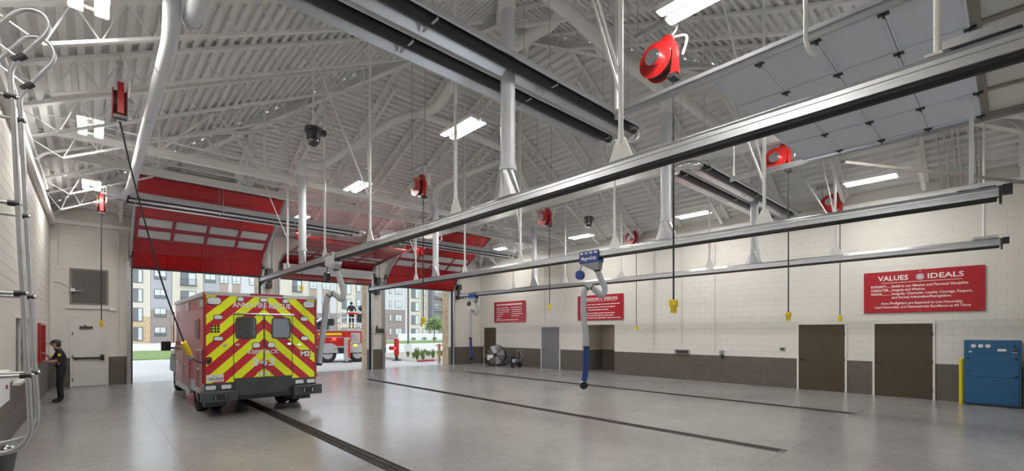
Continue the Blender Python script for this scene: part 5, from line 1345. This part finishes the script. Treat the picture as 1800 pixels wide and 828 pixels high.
for x0, x1, mt in ((-.9, -.35, 'truck_silver'), (-1.6, -1.0, 'truck_red')): 
    o = T(MB().box(x0, x1, 1.25, 1.29, 1.1, 1.85), 'valve_panel', mt)
    for q in range(3): T(MB().cyl((x0+.15+.13*q, 1.29, 1.3+.2*q), (x0+.15+.13*q, 1.36, 1.3+.2*q), .07, 12), 'valve', 'chrome', o)
j = T(MB().box(-.28, .08, 1.2, 1.55, .16, 1.55), 'outrigger_jack', 'truck_silver', tr, .02); T(MB().box(-.35, .15, 1.15, 1.65, .0, .06), 'jack_pad', 'dark_steel', j); T(MB().cyl((-.1, 1.38, .06), (-.1, 1.38, .2), .07, 10), 'jack_ram', 'chrome', j); T(MB().box(-.27, -.15, 1.55, 1.57, .3, 1.4), 'jack_stripe', 'lens_red', j)
for x in (1.0, -.75): 
    for s in (-1, 1): wheel(tr, -.14, .14, 0, .50, 'wheel', -1 if s > 0 else 1, lambda a, b, c_, x=x, s=s: (x+b, s*(1.08-a) if s > 0 else s*(1.08+a), c_))
for o in [o for o in tr.children if o.name.startswith('wheel')]:
    o.location = (0, 0, 0)
    for q in o.children: q.location = (0, 0, 0)
for s in (-1, 1): 
    ow = wheel(tr, -.14, .14, 0, .50, 'wheel', -1 if s > 0 else 1, lambda a, b, c_, s=s: (5.6+b, s*(1.08-a) if s > 0 else s*(1.08+a), c_)); ow.location = (0, 0, 0)
    for q in ow.children: q.location = (0, 0, 0)
for x in (1.0, -.75): T(MB().prism([(x-.62, .6), (x-.5, 1.05), (x-.25, 1.2), (x+.25, 1.2), (x+.5, 1.05), (x+.62, .6)], lambda u, v, h: (u, 1.26+h, v), 0, .03), 'fender', 'truck_silver')
for x in (2.35,): T(MB().box(x-.1, x+.1, 1.28, 1.32, 1.05, 1.2), 'marker_light', 'beacon_red')
T(MB().box(.55, .75, 1.28, 1.34, 1.38, 1.52), 'marker_light', 'beacon_red'); T(MB().box(-.7, -.5, 1.30, 1.34, 1.02, 1.10), 'marker_light', 'amber')
cb = T(MB().prism([(5.4, .7), (8.2, .7), (8.25, 1.5), (8.0, 2.75), (5.4, 2.75)], lambda u, v, h: (u, h, v), -1.22, 1.22), 'cab', 'truck_red', tr, .05)
for s in (-1, 1): T(MB().box(6.9, 7.8, s*1.22-.01, s*1.22+.01, 1.75, 2.5), 'side_window', 'glass_dark', cb); T(MB().box(5.6, 6.7, s*1.22-.01, s*1.22+.01, 1.75, 2.5), 'side_window', 'glass_dark', cb)
# turntable, ladder boom
T(MB().cyl((1.6, 0, 2.0), (1.6, 0, 2.3), .75, 20), 'turntable', 'dark_steel')
bm = None
for s in (-.42, .42):
    o = T(MB().box(-.2, 7.4, s-.04, s+.04, 2.42, 2.50), 'ladder_rail', 'truck_silver'); T(MB().box(-.2, 7.4, s-.04, s+.04, 3.02, 3.09), 'ladder_rail', 'truck_silver')
    for k in range(12): x = -.1+k*.62; T(MB().bar((x, s, 2.46), (x+.31, s, 3.05), .04), 'lattice', 'truck_silver', o); T(MB().bar((x+.31, s, 3.05), (x+.62, s, 2.46), .04), 'lattice', 'truck_silver', o)
for k in range(16): T(MB().cyl((.0+k*.45, -.42, 2.46), (.0+k*.45, .42, 2.46), .02, 6), 'rung', 'truck_silver')
T(MB().box(.6, 2.6, -.6, .6, 2.3, 2.75), 'pedestal', 'black_plastic', tr, .04); T(MB().tube([(2.2, .62, 2.2), (.9, .62, 2.95)], .09, 10), 'lift_cylinder', 'chrome')
T(MB().box(2.3, 4.6, .6, 1.2, 2.05, 2.35), 'hose_box', 'truck_red', tr, .03)
# bucket
bk = T(MB().box(-1.45, .25, .35, 1.2, 2.06, 2.13), 'bucket_floor', 'truck_silver')
for x, y in ((-1.45, .35), (-1.45, 1.2), (.25, .35), (.25, 1.2), (-.2, 1.2), (-.95, 1.2), (-.6, 1.2)): T(MB().cyl((x, y, 2.13), (x, y, 3.16), .034, 6), 'bucket_post', 'white_print', bk)
for z in (2.45, 2.8, 3.16):
    T(MB().tube([(-1.45, .35, z), (-1.45, 1.2, z), (.25, 1.2, z), (.25, .35, z)], .03, 6, 0, True, True), 'bucket_rail', 'white_print', bk)
T(MB().box(-1.4, -.7, 1.21, 1.25, 2.5, 3.05), 'bucket_panel', 'dark_steel', bk); T(MB().box(-.75, -.15, 1.22, 1.25, 3.02, 3.12), 'bucket_bar', 'lens_red', bk)
T(MB().box(-1.75, -1.15, 1.0, 1.3, 1.2, 2.35), 'equipment_box', 'beige_wall', tr, .02)
T(MB().box(-1.72, -1.08, 1.3, 1.36, 1.86, 2.0), 'amber_light', 'amber')
mo = T(MB().tube(smooth([(-1.1, .8, 2.13), (-1.1, .8, 3.1), (-1.0, .9, 3.4), (-1.25, .95, 3.62)]), .09, 10), 'water_monitor', 'black_plastic'); T(MB().cyl((-1.2, .95, 3.58), (-1.45, .98, 3.85), .12, 12, 0, .09), 'nozzle', 'black_plastic', mo); T(MB().ball((-1.02, .9, 3.42), .2, 12, 8), 'swivel', 'black_plastic', mo)
tr.rotation_euler = (0, 0, TA)
# person standing in the bucket
J2 = {k: v for k, v in J.items() if not (len(k) <= 5 and k[0] in 'lr' and (k[1:3] in ('f0', 'f1', 'f2', 'f3') or k[1:] in ('ta', 'tb', 'tc', 'palm')))}
J2.update({'lelb': (.03, .25, 1.13, .046), 'lwrist': (.20, .24, 1.02, .03), 'relb': (.03, -.25, 1.13, .046), 'rwrist': (.20, -.24, 1.02, .03)})
E2 = [e for e in E if e[0] in J2 and e[1] in J2]
hand(J2, E2, 'l', (.20, .24, 1.02), (.9, 0, -.3), (0, 0, 1), (0, -1, 0)); hand(J2, E2, 'r', (.20, -.24, 1.02), (.9, 0, -.3), (0, 0, 1), (0, 1, 0))
def region2(a, b):
    if b in ('lank', 'rank'): return lambda t: 3 if t > .75 else 0
    r_ = region(a, b); return r_
q = Matrix.Rotation(TA, 3, 'Z') @ Vector((-.42, .78, 2.13)); pb = (11.95+q.x, 29.2+q.y, 2.13)
f2, W2 = figure('person', pb, (.25, .97), J2, E2, region2, 'person in dark gear standing in the truck bucket, back turned')
def hair2(m, W): m.ball(W(.095, 0, 1.60), .098, 12, 8)
part('hair', 'hair', f2, W2, hair2)
part('belt', 'lens_red', f2, W2, lambda m, W: m.tube([W(.142*math.cos(a), .155*math.sin(a), 1.0) for a in [2*math.pi*k/20 for k in range(20)]], .03, 6, 0, True, True))
# red road barrier stand outside the third door
x, y = ground(697, 634); t = thing('warning_stand', (x, y, 0), 'red upright stand with a red lamp just outside the third door', 'stand')
MB().box(x-.14, x+.14, y-.08, y+.08, .35, 1.45).build('post', 'truck_red', t, bevel=.02); MB().box(x-.08, x+.08, y-.06, y+.06, .03, .35).build('leg', 'dark_steel', t); MB().box(x-.28, x+.28, y-.2, y+.2, 0, .03).build('foot', 'dark_steel', t)
MB().box(x-.5, x-.14, y-.07, y+.07, .72, .95).build('arm', 'truck_red', t); MB().ball((x-.16, y-.1, .82), .07, 10, 8).build('lamp', 'beacon_red', t)
for z in (.55, .9, 1.2): MB().box(x-.145, x+.145, y-.085, y-.08, z, z+.08).build('band', 'lens_red', t)
